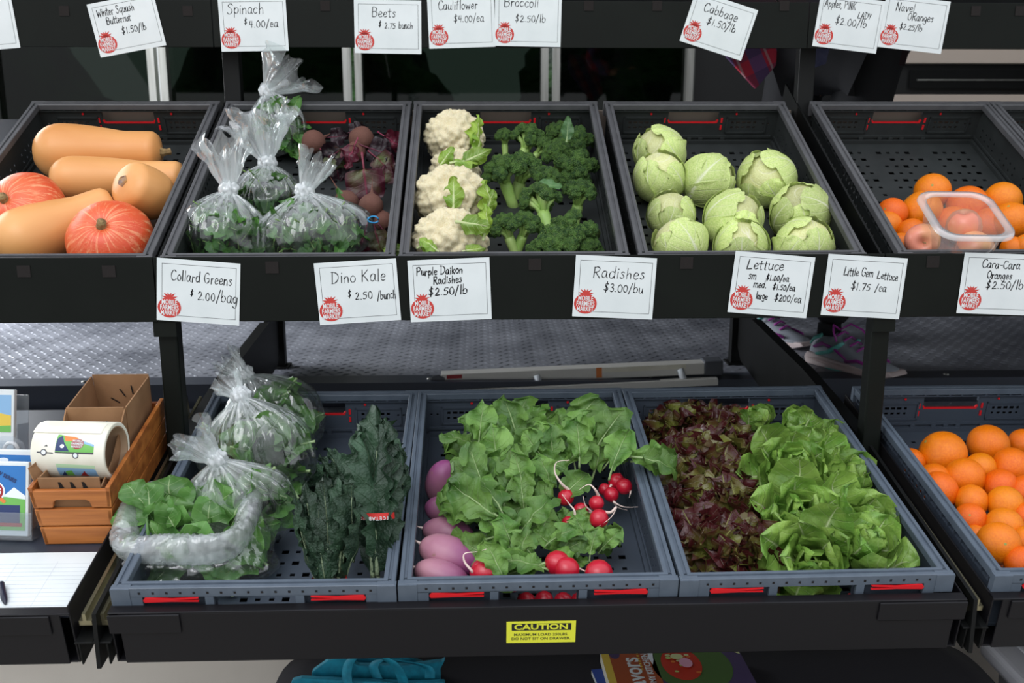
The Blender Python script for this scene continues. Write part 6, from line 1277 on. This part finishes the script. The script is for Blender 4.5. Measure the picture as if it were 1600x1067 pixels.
# cookery magazine and blue booklet
c_tl, c_tr = at_z(938, 1019, .632), at_z(1152, 1012, .632); xm = (c_tr-c_tl); Wm = xm.length; xm.normalize(); ym = Vector((-xm.y, xm.x, 0)).normalized()
mm_ = T_(c_tl) @ Matrix((xm, ym, Vector((0, 0, 1)))).transposed().to_4x4()
mg = thing('cookery_magazine', 'orange cookery magazine with a soup bowl cover on the black cloth', 'magazine', mm_)
bev(MB().box(0, Wm, -.24, 0, -.020, 0).build('magazine_pages', 'cream_paper', mg), .001)
def flat(pts, m, z): MB().add([(x, y, z) for x, y in pts], [tuple(range(len(pts)))]).build('cover_print', m, mg)
flat([(0, -.24), (Wm, -.24), (Wm, 0), (0, 0)], 'plum', .0004); flat([(0, -.24), (.014, -.24), (.014, 0), (0, 0)], 'yel', .0008); flat([(.014, -.24), (.095, -.24), (.095, 0), (.014, 0)], 'rust', .0008)
flat([(x-.0, y) for x, y in cpoly(.024, -.010, .010, .016)], 'plum', .0010)
flat([(min(x, Wm), min(0, y)) for x, y in cpoly(.158, -.055, .072, .085, 40)], 'bowl', .0008); flat([(x, min(0, y)) for x, y in cpoly(.140, -.050, .036, .054, 30)], 'soup', .0012)
for i in range(16): rr_ = rnd.Random if 0 else random.Random(i); flat(cpoly(.140+rr_.uniform(-.026, .026), -.045+rr_.uniform(-.038, .036), rr_.uniform(.003, .006), rr_.uniform(.003, .005), 8), ('oran', 'cab', 'soup', 'oran', 'lime')[i % 5], .0014+.0001*i)
flat(cpoly(.148, -.050, .012, .016, 18), 'pink', .0032); flat(cpoly(.136, -.028, .012, .010, 9), 'cab', .0031)
flat([(Wm-.030, -.001), (Wm-.002, -.001), (Wm-.002, -.024)], 'cab', .0014); flat([(.086, 0), (.096, 0), (.092, -.035), (.088, -.05), (.084, -.03)], 'snow', .0016)
txt('cover_text', 'Flavors', .046, 'white', mg, T_((.050, -.086, .0014)) @ Matrix.Rotation(PI/2, 4, 'Z'), offset=.0008, sx=.95)
txt('cover_text', 'MY KITCHEN', .0165, 'white', mg, T_((.0785, -.060, .0014)) @ Matrix.Rotation(PI/2, 4, 'Z'), offset=.0003)
for i in range(7): flat([(.064, -.012-.009*i), (.068, -.012-.009*i), (.068, -.007-.009*i), (.064, -.007-.009*i)], 'yel', .0012)
bb = thing('booklet', 'blue booklet sticking out left from under the magazine', 'booklet', T_(at_z(924, 1046, .611)) @ Matrix.Rotation(.12, 4, 'Z')); bev(MB().box(0, .12, -.16, 0, -.010, -.001).build('booklet_pages', 'white', bb), .001); MB().box(0, .12, -.16, 0, -.001, 0).build('booklet_cover', 'blue2', bb)
# grey bin with lid, lower right
M['bin'] = mat('grey_bin_plastic', 'b0b0b6', .55, bump=(200, .15, .0005)); bn = thing('storage_bin', 'grey lidded plastic bin cut off at the lower right corner', 'bin', (1.22, 1.55, 0))
bev(MB().prism([(-.19, 0), (.19, 0), (.215, .56), (-.215, .56)], 'y', -.17, .17).build('bin_body', 'bin', bn), .01, 3)
lid = bev(MB().box(-.240, .24, -.20, .20, .56, .600).build('bin_lid', 'bin', bn), .012, 3); bev(MB().box(-.19, .19, -.16, .16, .600, .606).build('lid_panel', 'bin', bn), .004)
# ================================================================== person standing in the truck
M['skin'] = mat('skin', 'c98f70', .5, sss=.1); M['denim_dark'] = mat('black_trousers', '15161b', .8, bump=(500, .3, .001)); M['lav'] = mat('lavender_denim', '565878', .8, var=('47496a', 40, .4, .6), bump=(500, .3, .001)); M['hair'] = mat('dark_brown_hair', '2e1d14', .6, bump=(80, .6, .004)); M['maroonc'] = mat('dark_maroon_sleeve', '241016', .85)
q = NT('plaid_flannel', .85); sp = q.n.nodes.new('ShaderNodeSeparateXYZ'); q.link(q.tc.outputs['Object'], sp.inputs[0])
def stripe(ax, k, w2, ph=0): return q.math('LESS_THAN', q.math('FRACT', q.math('MULTIPLY_ADD', ax, float(k), float(ph))), float(w2))
rx, rz = q.math('ADD', sp.outputs[0], q.math('MULTIPLY', sp.outputs[2], .5)), q.math('SUBTRACT', sp.outputs[2], q.math('MULTIPLY', sp.outputs[0], .5))
c = q.mix(q.math('MULTIPLY', stripe(rx, 12, .5), .75), 'c43048', '4a5890'); c = q.mix(q.math('MULTIPLY', stripe(rz, 12, .5, .3), .5), c, '2f3558'); c = q.mix(q.math('MULTIPLY', stripe(rx, 12, .08, .4), .5), c, 'b8b0b4'); M['plaid'] = q.out(c)
PX, PY, FZ = 1.02, 2.70, .925
pe = thing('person', 'person in plaid shirt, dark trousers and purple running shoes standing behind the rack', 'person', (PX, PY, FZ))
def skin_body(name, joints, edges, radii, m, par, sub=2, root=0):
    me = D.meshes.new(name); me.from_pydata(joints, edges, []); bm = bmesh.new(); bm.from_mesh(me); bm.verts.ensure_lookup_table(); sl = bm.verts.layers.skin.verify()
    for i, r in enumerate(radii): bm.verts[i][sl].radius = r if hasattr(r, '__len__') else (r, r)
    bm.verts[root][sl].use_root = True; bm.to_mesh(me); bm.free(); o = part(name, me, m, par); a = o.modifiers.new('skin', 'SKIN'); a.use_smooth_shade = True; b_ = o.modifiers.new('sub', 'SUBSURF'); b_.levels = b_.render_levels = sub
    bpy.context.view_layer.update(); dg = bpy.context.evaluated_depsgraph_get(); me2 = D.meshes.new_from_object(o.evaluated_get(dg)); o.modifiers.clear(); o.data = me2; D.meshes.remove(me)
    me2.polygons.foreach_set('use_smooth', [True]*len(me2.polygons)); return o
# feet: near foot at (-.01,-.10), far foot at (-.10, .16)
HL, HR = (-.05, -.04), (-.17, .31)
body_j = [(-.05, .06, .88), (-.05, .06, 1.05), (-.05, .05, 1.28), (-.05, .04, 1.40), (-.05, .03, 1.50),   # pelvis..neck
          (.03, .0, .84), (HL[0]+.0, -.02, .48), (HL[0]+.01, -.03, .10), (-.13, .12, .84), (-.15, .22, .48), (-.165, .315, .10),
          (.12, .04, 1.36), (.22, .05, 1.10), (.12, -.12, 1.20), (.08, -.15, 1.24), (-.22, .04, 1.32), (-.33, .0, .98), (-.20, .12, .92), (-.14, .15, .91)]
body_e = [(0, 1), (1, 2), (2, 3), (3, 4), (0, 5), (5, 6), (6, 7), (0, 8), (8, 9), (9, 10), (3, 11), (11, 12), (12, 13), (13, 14), (3, 15), (15, 16), (16, 17), (17, 18)]
body_r = [(.15, .10), (.125, .09), (.15, .10), (.10, .07), (.052, .052), (.085, .085), (.055, .055), (.038, .038), (.085, .085), (.055, .055), (.038, .038), (.055, .05), (.042, .042), (.030, .030), (.025, .025), (.055, .05), (.042, .042), (.030, .030), (.025, .025)]
skin_body('body', body_j, body_e, body_r, 'skin', pe)
def clothes(name, idx, grow, m):
    mp_ = {j: k for k, j in enumerate(idx)}; return skin_body(name, [body_j[j] for j in idx], [(mp_[a], mp_[b_]) for a, b_ in body_e if a in mp_ and b_ in mp_], [tuple(x+grow for x in body_r[j]) for j in idx], m, pe)
clothes('trousers', [0, 5, 6, 7, 8, 9, 10], .014, 'denim_dark')
clothes('shirt', [1, 2, 3, 15, 16, 17], .016, 'plaid')
clothes('dark_sleeve', [11, 12, 13], .018, 'maroonc')
# lower hem of the shirt and open lavender denim flap
mb = MB(); mb.lathe([(.175, 0), (.17, .10), (.15, .20), (.14, .24)], 28, T_((-.05, .06, .86)) @ Matrix.Diagonal((1, .72, 1, 1))); mb.build('shirt_hem', 'denim_dark', pe, True)
bev(MB().prism([(-.19, 1.15), (-.10, 1.15), (-.128, .92), (-.148, .80), (-.19, .785)], 'y', -.150, -.140).build('denim_flap', 'lav', pe), .003)
bev(MB().prism([(.05, 1.15), (.14, 1.15), (.125, .95), (.09, .80), (.04, .80)], 'y', -.06, -.045).build('dark_coat_flap', 'maroonc', pe), .003)
bev(MB().prism([(-.46, 1.06), (-.25, 1.08), (-.25, .80), (-.30, .74), (-.38, .82), (-.465, .95)], 'y', -.07, -.055).build('shirt_tail', 'plaid', pe), .004)
# head with face and hair (above the frame)
def headmesh():
    v, f = ICO[4]; o = []
    for p in v:
        x, y, z = p.x*.074, p.y*.092, p.z*.112
        if p.z < 0: x *= 1-.32*(-p.z)**1.5; y *= 1-.18*(-p.z)
        y -= .016*math.exp(-((p.x/.16)**2+((p.z+.15)/.22)**2)) if p.y < 0 else 0; y += .008*(math.exp(-(((p.x-.38)/.18)**2+((p.z-.08)/.12)**2))+math.exp(-(((p.x+.38)/.18)**2+((p.z-.08)/.12)**2))) if p.y < 0 else 0
        o.append((x, y, z))
    return mesh('head', o, f, True)
hd = part('head', headmesh(), 'skin', pe, T_((-.05, .0, 1.60)))
for s in (-1, 1):
    mb = MB(); v, f = ICO[2]; mb.add([Vector(p)*.011 for p in v], f); mb.build('eye', 'snow', hd, True, mtx=T_((s*.029, -.078, .012))); mb = MB(); mb.add([Vector(p)*.006 for p in v], f); mb.build('iris', 'hair', hd, True, mtx=T_((s*.029, -.085, .012)))
    mb = MB(); mb.add([Vector((p.x*.008, p.y*.018, p.z*.028)) for p in v], f); mb.build('ear', 'skin', hd, True, mtx=T_((s*.073, .005, .0)))
mb = MB(); mb.tube([(-.022, -.085, -.052), (0, -.092, -.054), (.022, -.085, -.052)], [.002, .006, .002], 8); mb.build('mouth', 'pink', hd, True)
v, f = ICO[4]; mb = MB(); mb.add([Vector((p.x*.086, p.y*.098+.012, p.z*.115+.018)) if not (p.y < -.25 and p.z < .45) else Vector((p.x*.066, p.y*.06, p.z*.09+.01)) for p in v], f); mb.build('hair', 'hair', hd, True)
# hands: palm, four fingers, thumb
for (wx_, wy, wz), dr, s in (((.08, -.15, 1.24), Vector((-.8, -.2, .4)), 1), ((-.14, .15, .91), Vector((.9, .15, -.2)), -1)):
    d = dr.normalized(); sd_ = d.cross(Vector((0, 1, 0))).normalized(); j = [Vector((wx_, wy, wz)), Vector((wx_, wy, wz))+d*.05, Vector((wx_, wy, wz))+d*.085]; e = [(0, 1), (1, 2)]; r = [(.022, .016), (.034, .013), (.034, .012)]
    for k, L in enumerate((.062, .072, .068, .052)):
        b0 = len(j); off = sd_*(k-1.5)*.019; j += [j[2]+off*.9, j[2]+off*1.05+d*L*.5+Vector((0, -.012, 0)), j[2]+off*1.1+d*L*.85+Vector((0, -.030, 0))]; e += [(2, b0), (b0, b0+1), (b0+1, b0+2)]; r += [.0095, .0088, .0075]
    b0 = len(j); j += [j[1]-sd_*.030-d*.015, j[1]-sd_*.050+d*.012+Vector((0, -.015, 0)), j[1]-sd_*.052+d*.034+Vector((0, -.025, 0))]; e += [(1, b0), (b0, b0+1), (b0+1, b0+2)]; r += [.012, .010, .0085]
    skin_body('hand', [tuple(p) for p in j], e, r, 'skin', pe, 2, 1)
# running shoes
M['shoegrey'] = mat('silver_grey_mesh', 'a4aab4', .5, bump=(700, .5, .001)); M['shoepurple'] = mat('purple_overlay', 'a83aa0', .35); M['shoeteal'] = mat('mint_teal_overlay', '6cc8be', .35); M['solewhite'] = mat('pinkish_white_midsole', 'd9c8c6', .6)
def shoe(hx, hy, ang, lift=0):
    """heel at hx,hy in the person's frame; toe along ang"""
    m = T_((hx, hy, lift)) @ Matrix.Rotation(ang, 4, 'Z'); st_ = [(0, .030, .062), (.03, .036, .092), (.07, .036, .098), (.105, .037, .088), (.14, .041, .068), (.18, .045, .052), (.215, .044, .042), (.245, .036, .033), (.262, .018, .024)]
    V = []; F = []; n = 16
    for x, w3, hh in st_:
        for i in range(n):
            a = 2*PI*i/n; c_, s_ = math.cos(a), math.sin(a); V.append((x-.004*(s_ if x < .02 else 0), w3*c_*(1-.35*max(0, s_)), .022+max(0, s_)**.8*(hh-.022)+min(0, s_)*.004))
    for j in range(len(st_)-1):
        for i in range(n): F.append((j*n+i, j*n+(i+1) % n, (j+1)*n+(i+1) % n, (j+1)*n+i))
    F += [tuple(range(n))[::-1], tuple(range((len(st_)-1)*n, len(st_)*n))]
    up_ = part('shoe', mesh('shoe', V, F, True), 'shoegrey', pe, m, label='silver-grey running shoe with purple and teal overlays')
    prof = [(-.006, .0), (.05, 0), (.10, .003), (.17, .001), (.235, .004), (.272, .016), (.262, .026), (.20, .022), (.12, .025), (.05, .030), (-.002, .034), (-.012, .018)]
    so = MB(); nP = len(prof)
    for s in (-1, 1):
        for x, z in prof: so.v.append(Vector((x, s*(.030+.018*math.sin(PI*min(1, max(0, (x+.05)/.34)))), z)))
    so.f = [tuple(range(nP)), tuple(range(nP, 2*nP))[::-1]]+[(i, i+nP, (i+1) % nP+nP, (i+1) % nP) for i in range(nP)]
    bev(so.build('sole', 'solewhite', up_), .004, 3); MB().box(.07, .13, -.045, .045, .0005, .004).build('tread', 'shoeteal', up_)
    for s in (-1, 1):
        for k, (pa, mm2) in enumerate((([(.02, .034, .05), (.05, .038, .065), (.09, .037, .055), (.13, .040, .035)], 'shoepurple'), ([(.03, .036, .032), (.07, .040, .045), (.10, .039, .065), (.115, .034, .078)], 'shoeteal'), ([(.13, .043, .03), (.17, .046, .040), (.205, .043, .034)], 'shoepurple'), ([(.005, .031, .058), (.018, .034, .075), (.045, .036, .088)], 'shoeteal'))):
            MB().tube([(x, s*y, z) for x, y, z in pa], [.006, .008, .008, .005][:len(pa)], 8, flat=.45).build('side_overlay', mm2, up_, True)
    for k in range(5):
        x = .085+k*.022; z = .099-k*.0105; MB().tube([(x, -.024, z-.008), (x+.006, 0, z+.002), (x, .024, z-.008)], .0032, 6).build('lace', 'shoepurple', up_, True)
    MB().tube([(.075, 0, .103), (.070, -.022, .118), (.085, -.040, .104), (.10, -.045, .080)], .003, 6).build('lace', 'shoepurple', up_, True); MB().tube([(.075, 0, .103), (.095, .020, .120), (.125, .03, .108), (.15, .036, .080)], .003, 6).build('lace', 'shoepurple', up_, True)
    mb = MB(); mb.tube([(.040, 0, .085), (.040, 0, .115)], [.033, .031], 14, flat=1); mb.build('ankle_collar', 'denim_dark', up_, True)
shoe(-.075, -.01, -1.0); shoe(-.195, .34, -1.0)
